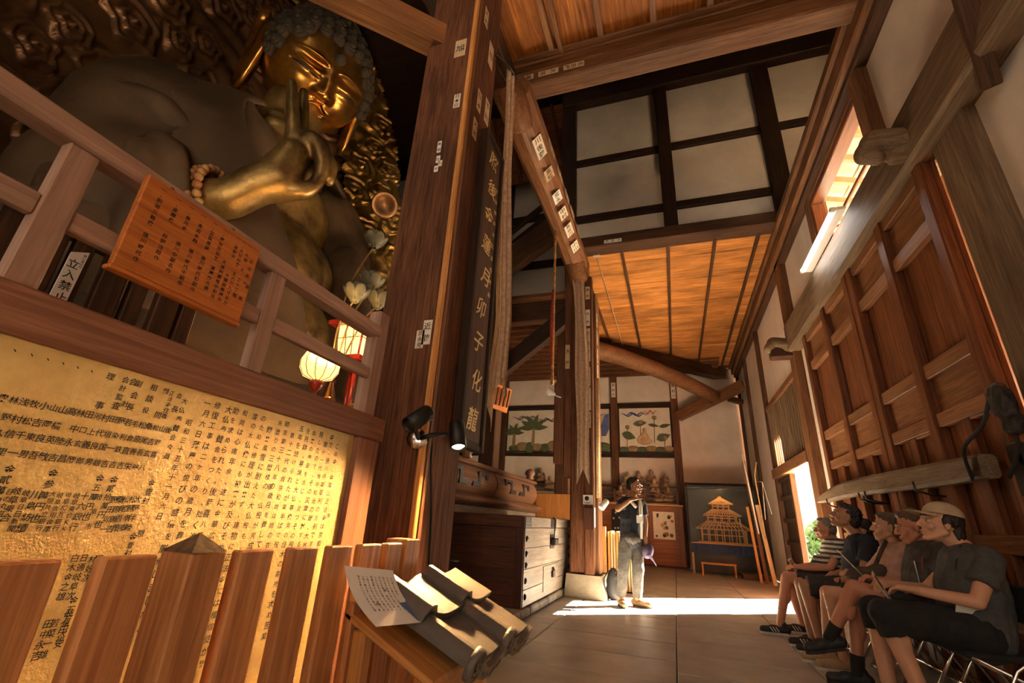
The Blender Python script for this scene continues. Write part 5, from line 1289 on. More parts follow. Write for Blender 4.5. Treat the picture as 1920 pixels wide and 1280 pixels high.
FG = [(-1.50, 1.70, 14.62, 'small clay figure at the column end of the lowest shelf tier'), (-1.24, 1.70, 14.62, 'small clay figure second from the column on the lowest shelf tier'), (-.42, 1.70, 14.62, 'small clay figure just past the standing guide on the lowest shelf tier'), (-.14, 1.70, 14.62, 'small clay figure at the end of the lowest shelf tier by the post'),
      (-1.36, 1.94, 14.85, 'small clay figure on the middle tier behind the guide near the column'), (-1.02, 1.94, 14.85, 'small pale figure on the middle tier just before the guide'), (-.52, 1.94, 14.85, 'small pale figure on the middle tier just past the guide'), (-.20, 1.94, 14.85, 'small clay figure on the middle tier below the last top figure'),
      (-1.30, 2.18, 15.06, 'small pale figure on the top tier nearest the column'), (-.98, 2.18, 15.06, 'small clay figure on the top tier above the head of the guide'), (-.60, 2.18, 15.06, 'small clay figure second from the end on the top tier'), (-.22, 2.18, 15.06, 'small clay figure at the end of the top tier under the lotus picture'),
      (-3.75, 1.94, 14.85, 'small clay figure seen over the altar rail next to the column'), (-4.10, 2.18, 15.06, 'small dark figure on the top tier under the palm picture'), (-4.45, 1.94, 14.85, 'small clay figure under the palm picture seen over the altar rail')]
for i, (x, z, y, lab) in enumerate(FG):
    me = FM[i % 2].copy(); me.materials.append(MATS['figure_pale' if 'pale' in lab else 'figure_clay'])
    k = .98 + .1 * math.sin(i * 2.1)
    link('arhat_figure', me, None, None, Matrix.Translation((x, y, z + .0)) @ Matrix.Rotation(.3 * math.sin(i * 1.7), 4, 'Z') @ Matrix.Scale(k, 4) @ Matrix.Translation((0, 0, .225)), True, label=lab, cat='figurine', group='small seated figures on the tiered shelf')

# ---- red-brown panelled cabinet below the shelf
cb = empty('panelled_cabinet', (-.9, 14.8, 0), 'long red-brown panelled cabinet under the shelf of figures', 'cabinet')
box('cabinet_top', (-5.2, 14.44, 1.60), (.24, 15.12, 1.635), 'pale', cb, .004, axis=0); box('body', (-5.2, 14.55, .06), (.22, 15.12, 1.60), 'cabin', cb, .004, axis=0)
for x in (-4.0, -2.75, -1.62, -.72, .16): box('stile', (x - .06, 14.52, .06), (x + .06, 14.55, 1.60), 'cabin', cb, .004)
for z in (.14, 1.52): box('rail', (-5.2, 14.522, z - .08), (.2, 14.55, z + .08), 'cabin', cb, .004, axis=0)
box('plinth', (-5.2, 14.5, 0), (.24, 15.12, .06), 'cdark', cb, .004, axis=0)
ps = empty('poster', (-.28, 14.52, .75), 'pale ink-painting poster pinned on the red-brown cabinet', 'poster')
box('sheet', (-.60, 14.512, .72), (-.02, 14.519, 1.44), 'paper', ps, .001)
for k in range(16):
    a = random.uniform(-.55, -.08); b = random.uniform(.78, 1.36); v, f = lathe_vf([(.001, 0), (.05 * random.uniform(.5, 1.3), 0), (.001, .002)], 9, Matrix.Translation((a, 14.512, b)) @ Matrix.Rotation(PI / 2, 4, 'X'))
    put('ink_wash', v, f, ('relief_green', 'ink', 'relief_ochre', 'relief_skin')[k % 4], ps)
p2 = empty('poster', (-1.52, 14.52, .75), 'dark photograph poster on the cabinet beside the column', 'poster')
box('sheet', (-1.75, 14.512, .80), (-1.40, 14.519, 1.46), 'black_metal', p2, .001)
for k in range(9):
    a = random.uniform(-1.72, -1.45); b = random.uniform(.85, 1.4); v, f = lathe_vf([(.001, 0), (.03, 0), (.001, .002)], 8, Matrix.Translation((a, 14.512, b)) @ Matrix.Rotation(PI / 2, 4, 'X')); put('pale_spot', v, f, 'paper_tan', p2)

# ---- glass case with a wooden pagoda model on a blue-skirted table
tbx = empty('skirted_table', (1.2, 14.0, 0), 'table with a dark blue skirt carrying the glass case', 'table')
TX0, TX1, TY0, TY1, TZ = .34, 2.0, 13.55, 14.75, .72
box('table_top', (TX0, TY0, TZ - .04), (TX1, TY1, TZ), 'stand', tbx, .006, axis=0)
v = []
for i in range(61):
    s = i / 60; v += [(TX0 + (TX1 - TX0) * s, TY0 - .015 - .012 * math.sin(i * 1.3), TZ - .02), (TX0 + (TX1 - TX0) * s, TY0 - .02 - .016 * math.sin(i * 1.3 + .4), TZ - .24)]
put('skirt', v + [(a, b + .008, c) for a, b, c in v], [[2 * i, 2 * i + 1, 2 * i + 3, 2 * i + 2] for i in range(60)] + [[122 + 2 * i, 124 + 2 * i, 125 + 2 * i, 123 + 2 * i] for i in range(60)], 'blue_cloth', tbx, True)
box('dark_back', (TX0 + .05, TY0 + .3, .02), (TX1 - .05, TY0 + .33, TZ - .05), 'black_metal', tbx, .003)
for x in (TX0 + .03, TX1 - .03):
    for y in (TY0 + .03, TY1 - .03): box('leg', (x - .025, y - .025, 0), (x + .025, y + .025, TZ - .04), 'pale', tbx, .004)
MX_ = 1.17
gc = empty('glass_case', (1.2, 14.1, TZ), 'large dark-backed glass case around the wooden pagoda model', 'display case')
GZ = 2.10
glass = bpy.data.materials.new('case_glass'); glass.use_nodes = True
_t = glass.node_tree; _b = _t.nodes['Principled BSDF']; _b.inputs['Base Color'].default_value = (.9, .92, .92, 1); _b.inputs['Roughness'].default_value = .02
_tr = _t.nodes.new('ShaderNodeBsdfTransparent'); _tr.inputs[0].default_value = (.86, .86, .84, 1); _mx = _t.nodes.new('ShaderNodeMixShader'); _fr = _t.nodes.new('ShaderNodeFresnel'); _fr.inputs[0].default_value = 1.45
_t.links.new(_fr.outputs[0], _mx.inputs[0]); _t.links.new(_tr.outputs[0], _mx.inputs[1]); _t.links.new(_b.outputs[0], _mx.inputs[2]); _t.links.new(_mx.outputs[0], _t.nodes['Material Output'].inputs[0])
box('glass_pane', (TX0 + .01, TY0 + .01, TZ), (TX1 - .01, TY0 + .018, GZ), glass, gc, 0)
box('glass_pane', (TX0 + .01, TY0 + .02, TZ), (TX0 + .018, TY1 - .02, GZ), glass, gc, 0)
box('back_panel', (TX0 + .01, TY1 - .02, TZ), (TX1 - .01, TY1, GZ), 'black_metal', gc, 0); box('side_panel', (TX1 - .03, TY0 + .02, TZ), (TX1 - .01, TY1 - .02, GZ), 'black_metal', gc, 0)
for x in (TX0 + .012, TX1 - .012): box('corner_bar', (x - .012, TY0, TZ), (x + .012, TY0 + .024, GZ), 'black_metal', gc, .002)
box('top_bar', (TX0, TY0, GZ), (TX1, TY1, GZ + .03), 'black_metal', gc, .004)
box('case_lamp', (MX_ - .12, TY0 + .06, GZ - .018), (MX_ + .12, TY0 + .10, GZ - .004), 'lamp_on', gc, .004)
box('front_lip', (TX0, TY0 + .02, GZ - .07), (TX1, TY0 + .035, GZ), 'black_metal', gc, .002)
cd_ = bpy.data.lights.new('case_bulb', 'POINT'); cd_.energy = 9; cd_.color = (1, .66, .34); cd_.shadow_soft_size = .05
co_ = bpy.data.objects.new('case_bulb', cd_); COL.objects.link(co_); co_.location = (MX_, TY0 + .13, GZ - .08)
md = empty('pagoda_model', (1.2, 14.1, TZ), 'slender wooden model of a three-tiered temple hall inside the glass case', 'model')
MX, MY = 1.17, 14.05
def tier(z0, w, h, nposts, over):
    for i in range(nposts):
        for j in range(nposts):
            if 0 < i < nposts - 1 and 0 < j < nposts - 1: continue
            x, y = MX - w + 2 * w * i / (nposts - 1), MY - w * .62 + 1.24 * w * j / (nposts - 1); box('post', (x - .010, y - .010, z0), (x + .010, y + .010, z0 + h), 'model', md, 0)
    for zz in (z0 + h * .55, z0 + h): 
        for sy in (-1, 1): box('tie', (MX - w, MY + sy * w * .62 - .008, zz - .010), (MX + w, MY + sy * w * .62 + .008, zz + .010), 'model', md, 0)
        for sx in (-1, 1): box('tie', (MX + sx * w - .008, MY - w * .62, zz - .010), (MX + sx * w + .008, MY + w * .62, zz + .010), 'model', md, 0)
def roof(z0, w, wt, h):
    n = 15
    for i in range(n):
        s = -1 + 2 * i / (n - 1)
        for sy in (-1, 1): beam('rafter', (MX + s * w, MY + sy * w * .68, z0), (MX + s * wt, MY + sy * wt * .62, z0 + h), .011, .014, 'model', md, bevel=0)
        if i % 2 == 0:
            for sx in (-1, 1): beam('rafter', (MX + sx * w, MY + s * w * .68, z0), (MX + sx * wt, MY + s * wt * .62, z0 + h), .011, .014, 'model', md, bevel=0)
    for sy in (-1, 1): box('eave_beam', (MX - w, MY + sy * w * .68 - .010, z0 - .012), (MX + w, MY + sy * w * .68 + .010, z0 + .008), 'model', md, 0)
    for sx in (-1, 1): box('eave_beam', (MX + sx * w - .010, MY - w * .68, z0 - .012), (MX + sx * w + .010, MY + w * .68, z0 + .008), 'model', md, 0)
    for q in (.4, .75):
        ww = w + (wt - w) * q
        for sy in (-1, 1): box('purlin', (MX - ww, MY + sy * ww * .66 - .006, z0 + h * q), (MX + ww, MY + sy * ww * .66 + .006, z0 + h * q + .014), 'model', md, 0)
box('base', (MX - .62, MY - .42, TZ + .002), (MX + .62, MY + .42, TZ + .03), 'model', md, .003)
tier(TZ + .03, .52, .30, 7, 0); roof(TZ + .34, .66, .36, .20); tier(TZ + .54, .34, .14, 5, 0); roof(TZ + .68, .46, .22, .15); tier(TZ + .83, .20, .14, 4, 0); roof(TZ + .97, .29, .015, .17)
box('ridge', (MX - .04, MY - .012, TZ + 1.13), (MX + .04, MY + .012, TZ + 1.16), 'model', md, 0)
for k in range(9): beam('gable_arch', (MX - .12 + .03 * (k - .5), MY - .46, TZ + .44 + .07 * math.sin(PI * max(0, (k - .5)) / 8)), (MX - .12 + .03 * (k + .5), MY - .46, TZ + .44 + .07 * math.sin(PI * min(8, k + .5) / 8)), .02, .02, 'model', md, bevel=0)
tube('offering_pole', [(1.62, 13.66, TZ), (1.56, 13.68, TZ + .62)], .012, 'pale', None, 6, label='thin pale stick standing inside the glass case beside the model', cat='stick')
sb = empty('low_bench', (.85, 13.1, 0), 'low orange wooden bench in front of the blue-skirted table', 'bench')
box('top', (.52, 13.0, .26), (1.30, 13.2, .30), 'stand', sb, .004, axis=0)
for x in (.55, 1.27): box('leg', (x - .02, 13.02, 0), (x + .02, 13.18, .26), 'stand', sb, .004)
wx = empty('flat_crate', (1.7, 13.2, 0), 'flat dark wooden crate on the floor beside the low bench', 'crate')
box('top_plate', (1.40, 12.95, .09), (2.05, 13.45, .12), 'brown', wx, .004); box('body', (1.42, 12.97, 0), (2.03, 13.43, .09), 'dark', wx, .004)

# ---- poles and boards leaning by the side door
lean = [((1.80, 12.25, 0), (1.66, 12.45, 2.62), .07, 'brown', 'tall dark board leaning beside the side door'), ((1.92, 12.05, 0), (1.80, 12.30, 1.62), .085, 'pale', 'shorter pale board leaning at the front by the side door'), ((1.70, 12.35, 0), (1.62, 12.50, 1.58), .06, 'stand', 'short tan board leaning behind the pale board by the side door')]
for a, b, w, m, lab in lean: beam('leaning_board', a, b, w, .025, m, None, up=(0, -1, .2), label=lab, cat='board')
tube('thin_pole', [(1.74, 12.15, 1.0), (1.62, 12.25, 2.75)], .018, 'white_paint', None, 8, label='thin white rod standing up behind the leaning boards', cat='rod')
tube('thin_pole', [(1.86, 12.1, .9), (1.82, 12.2, 2.25), (1.88, 12.1, 2.55)], .014, 'pale', None, 8, label='bent bare stick with white strings beside the leaning boards', cat='stick')
for k, (x, z) in enumerate(((1.88, 1.30), (2.02, 1.42))): tube('hanging_string', [(1.83, 12.12, 2.12), (1.93, 12.0, 2.10), (x, 11.95, z)], .008, 'paper_white', None, 6, label=('white string hanging from the bent stick, nearer the boards', 'white string hanging from the bent stick, nearer the door')[k], cat='string')

# ================================================================== PEOPLE AND CHAIRS
solid('skin_light', (.56, .30, .185), .52, 0, .10, 7, .1, bscale=60); solid('skin_tan', (.42, .205, .115), .52, 0, .10, 7, .1, bscale=60); solid('skin_reddish', (.54, .24, .145), .52, 0, .12, 7, .1, bscale=60)
solid('hair_dark', (.018, .013, .010), .5, 0, .3, 40, .6, bscale=90); solid('hair_grey', (.22, .19, .16), .55, 0, .4, 40, .6, bscale=90); solid('hair_brown', (.10, .055, .028), .5, 0, .3, 40, .6, bscale=90)
solid('tee_charcoal', (.060, .064, .066), .9, 0, .25, 30, .3, bscale=120); solid('tee_navy', (.014, .018, .030), .85, 0, .3, 20, .2, bscale=120); solid('pants_black', (.010, .010, .012), .9, 0, .3, 20, .2, bscale=120)
solid('shorts_dark', (.040, .036, .034), .9, 0, .3, 20, .3, bscale=100); solid('pink_knit', (.50, .30, .235), .9, 0, .2, 20, .3, bscale=100); solid('shirt_print', (.10, .10, .10), .85, 0, 0, 14, .2, color2=(.035, .032, .03))
solid('jean_grey', (.095, .088, .080), .85, 0, .3, 12, .3, bscale=70); solid('shoe_black', (.018, .017, .017), .6, 0, .3); solid('shoe_tan', (.42, .30, .18), .7, 0, .25); solid('shoe_brown', (.20, .115, .05), .7, 0, .3); solid('sole_dark', (.03, .026, .022), .8); solid('sole_white', (.62, .58, .52), .7)
solid('sock_black', (.012, .012, .013), .9); solid('cap_beige', (.46, .36, .235), .85, 0, .15, 20, .2, bscale=120); solid('cap_purple', (.115, .085, .170), .8, 0, .2); solid('eye_white', (.62, .56, .50), .35); solid('lip', (.42, .15, .11), .5); solid('badge_green', (.03, .26, .12), .6); solid('lace_orange', (.75, .36, .04), .7); solid('bag_olive', (.085, .062, .04), .85, 0, .3, 20); solid('print_white', (.70, .70, .66), .8, 0, .1)
def stripe_mat():
    m, t, b = nt('shirt_striped'); tc = t.nodes.new('ShaderNodeTexCoord'); w = t.nodes.new('ShaderNodeTexWave'); w.bands_direction = 'Z'; w.inputs['Scale'].default_value = 6.5; w.inputs['Distortion'].default_value = .6
    t.links.new(tc.outputs['Object'], w.inputs['Vector']); r = ramp(t, [(.44, (.055, .06, .055)), (.56, (.56, .50, .43))]); t.links.new(w.outputs['Fac'], r.inputs[0]); t.links.new(r.outputs[0], b.inputs['Base Color']); b.inputs['Roughness'].default_value = .9
    MATS['shirt_striped'] = m
stripe_mat()
def folds(amp, fr, seed=0.0):
    def fn(co, nr): return amp * (smooth_noise(co * np.array([1, 1, .55]), fr, seed) + .6 * smooth_noise(co, fr * 2.1, seed + 2))
    return fn
def hand_parts_(w, d, n, sidesgn, curl=.35, sc=1.0):
    w, d, n = Vector(w), Vector(d).normalized(), Vector(n); n = (n - d * n.dot(d)).normalized(); s = d.cross(n)
    P = [cap_vf(w - d * .01, w + d * .078 * sc, .022 * sc, .021 * sc, side=s, sq=1.75)]
    for i, (off, L) in enumerate(((-.030, .066), (-.011, .078), (.009, .074), (.028, .058))):
        r0 = w + d * .082 * sc + s * off * sidesgn * sc; a = curl
        d1 = (d * math.cos(a) + n * math.sin(a)); d2 = (d * math.cos(2.2 * a) + n * math.sin(2.2 * a))
        p1 = r0 + d1 * L * .52 * sc; p2 = p1 + d2 * L * .48 * sc
        P += [cap_vf(r0 - d * .012, p1, .0098 * sc, .0088 * sc, seg=10), cap_vf(p1, p2, .0088 * sc, .0074 * sc, seg=10)]
    t0 = w + d * .022 * sc - s * .032 * sidesgn * sc; t1 = t0 + (d * .65 - s * .6 * sidesgn + n * .35).normalized() * .038 * sc; t2 = t1 + (d * .85 - s * .15 * sidesgn + n * .4).normalized() * .030 * sc
    P += [cap_vf(t0, t1, .0125 * sc, .0105 * sc, seg=10), cap_vf(t1, t2, .0105 * sc, .008 * sc, seg=10)]
    return P
def head_frame(c, fwd, left):
    f_ = Vector(fwd).normalized(); l_ = Vector(left); l_ = (l_ - f_ * l_.dot(f_)).normalized(); u_ = f_.cross(l_)
    return Vector(c), f_, l_, u_
def head_parts(H, s=.95):
    c, f_, l_, u_ = H; m3 = Matrix((f_, l_, u_)).transposed(); P = lambda a, b, d_: c + (f_ * a + l_ * b + u_ * d_) * s
    E = lambda p, r: ell_vf(P(*p), [q * s for q in r], m3, 16, 10)
    out = [E((-.012, 0, .030), (.097, .077, .090)), E((.028, 0, -.035), (.068, .061, .088)), E((.081, 0, -.108), (.018, .022, .018)),
           cap_vf(P(.098, 0, .010), P(.122, 0, -.034), .0085 * s, .0135 * s, seg=10), E((.106, .013, -.040), (.012, .010, .009)), E((.106, -.013, -.040), (.012, .010, .009)),
           E((.097, 0, -.066), (.013, .024, .0085)), E((.095, 0, -.081), (.013, .021, .0085))]
    for q in (1, -1):
        out += [cap_vf(P(-.005, .052 * q, -.055), P(.070, .014 * q, -.108), .022 * s, .019 * s, seg=10), cap_vf(P(.086, .050 * q, .020), P(.097, .010 * q, .022), .0095 * s, .011 * s, seg=10),
                E((.066, .040 * q, -.035), (.028, .024, .028)), E((-.008, .079 * q, -.008), (.019, .010, .034))]
    return out
def face_details(H, parent, s=.95, glasses=False, brow='hair_dark'):
    c, f_, l_, u_ = H; m3 = Matrix((f_, l_, u_)).transposed(); P = lambda a, b, d_: c + (f_ * a + l_ * b + u_ * d_) * s
    for q in (1, -1):
        v, f = ell_vf(P(.0755, .032 * q, -.002), [.0135 * s, .0165 * s, .0085 * s], m3, 12, 8); e = put('eye', v, f, 'eye_white', parent, True)
        v, f = ell_vf(P(.0868, .032 * q, -.001), [.0035 * s, .0065 * s, .0065 * s], m3, 10, 6); put('iris', v, f, 'ink', e, True)
        tube('eyebrow', [P(.090, .052 * q, .026), P(.099, .032 * q, .033), P(.105, .014 * q, .027)], [.003 * s, .005 * s, .0035 * s], brow, parent, 6)
    tube('lips', [P(.088, .024, -.0735), P(.108, .009, -.073), P(.1105, 0, -.0735), P(.108, -.009, -.073), P(.088, -.024, -.0735)], [.002 * s, .0045 * s, .005 * s, .0045 * s, .002 * s], 'lip', parent, 6)
    if glasses:
        g_ = []
        for q in (1, -1):
            pts = [P(.108, .034 * q + .024 * math.cos(a), -.002 + .018 * math.sin(a)) for a in np.linspace(0, 2 * PI, 17)]; g_.append(tube_vf(pts, .0016, 6)); g_.append(tube_vf([P(.104, .058 * q, .002), P(.02, .082 * q, .006)], .0018, 6))
        g_.append(tube_vf([P(.110, .010, .002), P(.112, 0, .004), P(.110, -.010, .002)], .0016, 6)); v, f = merge(g_); put('glasses', v, f, 'chrome', parent, True)
def hair(H, parent, mat, blobs, s=.95, amp=.004):
    c, f_, l_, u_ = H; m3 = Matrix((f_, l_, u_)).transposed()
    return blob('hair', [ell_vf(c + (f_ * p[0] + l_ * p[1] + u_ * p[2]) * s, [q * s for q in r], m3, 16, 10) for p, r in blobs], .0075, mat, parent, 2, folds(amp, 34))
SHORT = [((-.026, 0, .050), (.092, .084, .086)), ((-.055, 0, .0), (.060, .078, .070)), ((.035, 0, .092), (.045, .060, .034))]
def limb(a, b, c, r): return chain([a, b, c], r)
def person(label, root, J, skin, vox=.0055):
    p = empty('person', root, label, 'person'); S = Vector(J['left']); fw = Vector(J['fwd'])
    H = head_frame(J['head'], J['look'], J['left']); parts = head_parts(H, J.get('hs', .95))
    nk = Vector(J['neck']); hp = Vector(J['hips']); th = J.get('thick', 1.0)
    c, f_, l_, u_ = H
    parts += [cap_vf(c - u_ * .055 - f_ * .012, nk, .050, .056), cap_vf(hp, nk - Vector((0, 0, .12)), .105 * th, .105 * th, side=S, sq=1.30), ell_vf(hp, (.12 * th, .15 * th, .10))]
    parts += [cap_vf(J['shL'], J['shR'], .048, .048)]
    for q in 'LR':
        parts += limb(J['sh' + q], J['el' + q], J['wr' + q], [.046 * th ** .5, .039, .027])
        hd_ = J['ha' + q]; parts += hand_parts_(J['wr' + q], hd_[0], hd_[1], hd_[2], hd_[3] if len(hd_) > 3 else .35)
        parts += limb(J['hi' + q], J['kn' + q], J['an' + q], [.080 * th, .056 * th ** .5, .038])
        kn, an = Vector(J['kn' + q]), Vector(J['an' + q]); cal = kn.lerp(an, .32); ax = (an - kn).normalized(); bk = (-fw - ax * (-fw).dot(ax)).normalized()
        parts += [ell_vf(cal + bk * .012, (.050, .050, .11))]
        parts += [cap_vf(an, an - ax * -.02, .036, .034)]
    blob('body', parts, vox, skin, p, 3)
    return p, H
def shirt(p, J, mat, sleeve=.62, grow=.022, hem=None, belly=None, collar=True):
    S = Vector(J['left']); hp, nk = Vector(J['hips']), Vector(J['neck']); th = J.get('thick', 1.0)
    parts = [cap_vf(hp + Vector((0, 0, -.02)), hp.lerp(nk, .5), .118 * th + grow, .122 * th + grow, side=S, sq=1.25), cap_vf(hp.lerp(nk, .45), nk - Vector((0, 0, .10)), .120 * th + grow, .100 * th + grow, side=S, sq=1.38),
             cap_vf(Vector(J['shL']).lerp(nk, .1), Vector(J['shR']).lerp(nk, .1), .052 + grow, .052 + grow), cap_vf(nk - Vector((0, 0, .08)), nk + Vector((0, 0, .0)), .085, .066, flat1=True)]
    if belly: parts += [ell_vf(belly[0], belly[1])]
    for q in 'LR':
        a, b = Vector(J['sh' + q]), Vector(J['el' + q]); parts += [cap_vf(a, a.lerp(b, sleeve), .055 + grow * .7, .056 + grow * .8, flat1=True)]
        if sleeve > .95: w = Vector(J['wr' + q]); parts += [cap_vf(b, b.lerp(w, .85), .052 + grow * .5, .040 + grow * .4, flat1=True)]
    return blob('shirt', parts, .008, mat, p, 3, folds(.0045, 9, J['hips'][1]))
def trousers(p, J, mat, upto=.9, grow=.022, nm='shorts', r=None, calf=0.0):
    parts = [ell_vf(Vector(J['hips']) + Vector((0, 0, -.0)), (.15, .185, .125))]
    th = J.get('thick', 1.0)
    for q in 'LR':
        a, b = Vector(J['hi' + q]), Vector(J['kn' + q]); c = Vector(J['an' + q])
        if calf: parts += [cap_vf(a, b, .085 * th + grow, .062 + grow), cap_vf(b, b.lerp(c, calf), .062 + grow, .048 + grow, flat1=True)]
        else: parts += [cap_vf(a, a.lerp(b, upto), .086 * th + grow, .068 + grow, flat1=True)]
    return blob(nm, parts, .008, mat, p, 3, folds(.005, 9, J['hips'][1] + 2))
def shoes(p, J, mat, sole, stripes=False, sock=None, laces=None):
    for q in 'LR':
        an, to = Vector(J['an' + q]), Vector(J['to' + q]); d = to - an; dh = Vector((d.x, d.y, d.z * .75)).normalized(); low = (an.z < .2)
        if low: dh = Vector((dh.x, dh.y, 0)).normalized()
        s = dh.cross(Vector((0, 0, 1))).normalized(); up = s.cross(dh)
        base = an - up * (.085 if not low else an.z - .012); heel = base - dh * .055; tip = heel + dh * .265
        if low: heel.z = tip.z = .012
        sh = blob('shoe', [cap_vf(heel + up * .038, tip + up * .028 - dh * .03, .040, .036, side=s, sq=1.12), cap_vf(heel + up * .05 + dh * .02, heel + up * .085 + dh * .035, .042, .040), ell_vf(heel + dh * .13 + up * .045, (.06, .045, .035))], .007, mat, p, 3)
        o = [(0, -.036), (.06, -.030), (.14, -.040), (.20, -.044), (.25, -.030), (.268, 0), (.25, .030), (.20, .044), (.14, .038), (.06, .032), (0, .036), (-.012, 0)]
        v, f = prism_vf(o, dh, s, up, heel - up * .012, .022); put('sole', v, f, sole, sh)
        if stripes:
            for k in range(3):
                for sg_ in (-1, 1): put('stripe', *tube_vf([heel + dh * (.09 + .028 * k) + s * .047 * sg_ + up * .02, heel + dh * (.115 + .028 * k) + s * .036 * sg_ + up * .062], .0055, 6), 'sole_white', sh)
        if laces:
            for k in range(3): put('lace', *tube_vf([heel + dh * (.12 + .025 * k) + s * .034 + up * (.072 - .008 * k), heel + dh * (.12 + .025 * k) + up * (.085 - .008 * k), heel + dh * (.12 + .025 * k) - s * .034 + up * (.072 - .008 * k)], .005, 6), laces, sh)
        if sock:
            ax = (Vector(J['kn' + q]) - an).normalized(); put('sock', *cap_vf(an - ax * .02, an + ax * .10, .044, .046, flat1=True), sock, p, True)
def leaflet(c, r, u, w, h, label, name='leaflet'):
    r, u, c = Vector(r).normalized(), Vector(u).normalized(), Vector(c); n = r.cross(u)
    t = empty(name, tuple(c), label, 'leaflet')
    prism('cover', [(-w / 2, -h / 2), (w / 2, -h / 2), (w / 2, h / 2), (-w / 2, h / 2)], r, u, n, c, .0025, 'paper', t)
    prism('picture_block', [(-w * .4, 0), (w * .4, 0), (w * .4, h * .4), (-w * .4, h * .4)], r, u, n, c - n * .0008, .0042, 'relief_ochre', t)
    lettering([('大', -.02, -h * .2, .022), ('仏', .004, -h * .2, .022), ('殿', .028, -h * .2, .022)], r, u, c + n * .0025, 'ink', t)
    return t
FW, LF = (-1, 0, 0), (0, -1, 0)
def seat(Y, hx, hz, shx, shz, headp, look, knL, knR, anL, anR, toL, toR, elL, elR, wrL, wrR, haL, haR, **k):
    J = dict(left=LF, fwd=FW, hips=(hx, Y, hz), neck=(shx - .035, Y, shz + .06), head=headp, look=look, shL=(shx, Y - .165, shz), shR=(shx, Y + .165, shz), hiL=(hx - .03, Y - .09, hz - .01), hiR=(hx - .03, Y + .09, hz - .01),
             knL=knL, knR=knR, anL=anL, anR=anR, toL=toL, toR=toR, elL=elL, elR=elR, wrL=wrL, wrR=wrR, haL=haL, haR=haR)
    J.update(k); return J

def shift_y(J, dy):
    for k, v in J.items():
        if isinstance(v, tuple) and len(v) == 3 and k not in ('left', 'fwd', 'look') and not isinstance(v[0], tuple): J[k] = (v[0], v[1] + dy, v[2])
    return J
# ---- folding chairs
def chair(y, label, first=[None]):
    c = empty('folding_chair', (1.70, y, 0), label, 'chair', 'folding chairs in front of the big doors')
    if first[0] is None:
        first[0] = []
        X0 = 1.70
        def T(nm, pts, m='chrome', r=.011): first[0].append((tube(nm, [(X0 + a, y + b, z) for a, b, z in pts], r, m, c, 8), y))
        for s in (-.205, .205):
            T('front_leg', [(.20, s, .80), (.16, s, .50), (.0, s, .38), (-.22, s, .012)]); T('rear_leg', [(-.18, s * .93, .425), (.10, s * .93, .30), (.27, s * .93, .012)])
        T('foot_bar', [(-.215, -.205, .03), (-.215, .205, .03)]); T('rear_bar', [(.265, -.19, .03), (.265, .19, .03)]); T('cross_brace', [(-.10, -.205, .22), (-.10, .205, .22)])
        first[0].append((box('seat', (X0 - .21, y - .20, .415), (X0 + .17, y + .20, .45), 'pants_black', c, .012), y))
        first[0].append((box('backrest', (X0 + .165, y - .20, .60), (X0 + .195, y + .20, .80), 'pants_black', c, .012), y))
    else:
        for o, y0 in first[0]:
            q = o.copy(); COL.objects.link(q); q.parent = c; q.matrix_parent_inverse = WM[c.name].inverted()
            q.matrix_basis = Matrix.Translation((0, y - y0, 0)) @ o.matrix_basis; WM[q.name] = q.matrix_basis.copy()
    return c
chair(3.88, 'chrome folding chair under the woman in the beige cap'); chair(4.50, 'chrome folding chair under the man in the printed shirt'); chair(5.10, 'chrome folding chair under the woman in pink'); chair(5.70, 'chrome folding chair under the man in the navy shirt'); chair(6.48, 'chrome folding chair under the man in the striped shirt')

# ---- woman in beige cap, nearest
J = seat(3.88, 1.66, .545, 1.745, .925, (1.625, 3.88, 1.125), (-.97, .05, .20), (1.175, 3.76, .585), (1.20, 4.02, .575), (1.30, 3.76, .10), (1.20, 4.02, .10), (1.12, 3.74, .04), (1.0, 4.02, .04),
         (1.60, 3.65, .705), (1.55, 4.10, .72), (1.345, 3.73, .735), (1.32, 3.97, .735), ((-.75, .65, .05), (-.2, .1, -1), 1, .45), ((-.8, -.5, .05), (-.2, 0, -1), -1, .5), thick=1.18, hs=.96)
p, H = person('woman in a beige cap and charcoal tee sitting nearest, looking up', (1.6, 3.88, 0), J, 'skin_light', .005)
shirt(p, J, 'tee_charcoal', .60); trousers(p, J, 'pants_black', nm='capri_pants', calf=.22, grow=.026); shoes(p, J, 'shoe_brown', 'sole_white'); face_details(H, p, .96)
hair(H, p, 'hair_dark', [((-.040, 0, .035), (.080, .083, .080)), ((-.075, 0, -.045), (.048, .062, .080)), ((-.01, .072, .02), (.03, .02, .045)), ((-.01, -.072, .02), (.03, .02, .045))], .96)
c, f_, l_, u_ = H
capp = empty('cap', tuple(c + u_ * .1), parent=p)
m3 = Matrix((f_, l_, u_)).transposed()
V, F = [], []
for i in range(9):
    e = math.radians(2 + i * 11)
    for j in range(28):
        a = 2 * PI * j / 28; V.append(tuple(c + m3 @ Vector((-.012 + .106 * math.cos(e) * math.cos(a), .091 * math.cos(e) * math.sin(a), .052 + .088 * math.sin(e)))))
F = [[i * 28 + j, i * 28 + (j + 1) % 28, (i + 1) * 28 + (j + 1) % 28, (i + 1) * 28 + j] for i in range(8) for j in range(28)] + [list(range(8 * 28, 9 * 28))]
put('cap_crown', V, F, 'cap_beige', capp, True)
V = []
for i in range(6):
    for j in range(13):
        a = math.radians(-62 + 124 * j / 12); r = 1 + 1.0 * i / 5 * math.cos(a) ** 1.0
        V.append(tuple(c + m3 @ Vector((-.012 + .104 * math.cos(a) * r, .090 * math.sin(a) * (1 + .05 * i / 5), .056 - .012 * i / 5 - .014 * math.sin(a) ** 2))))
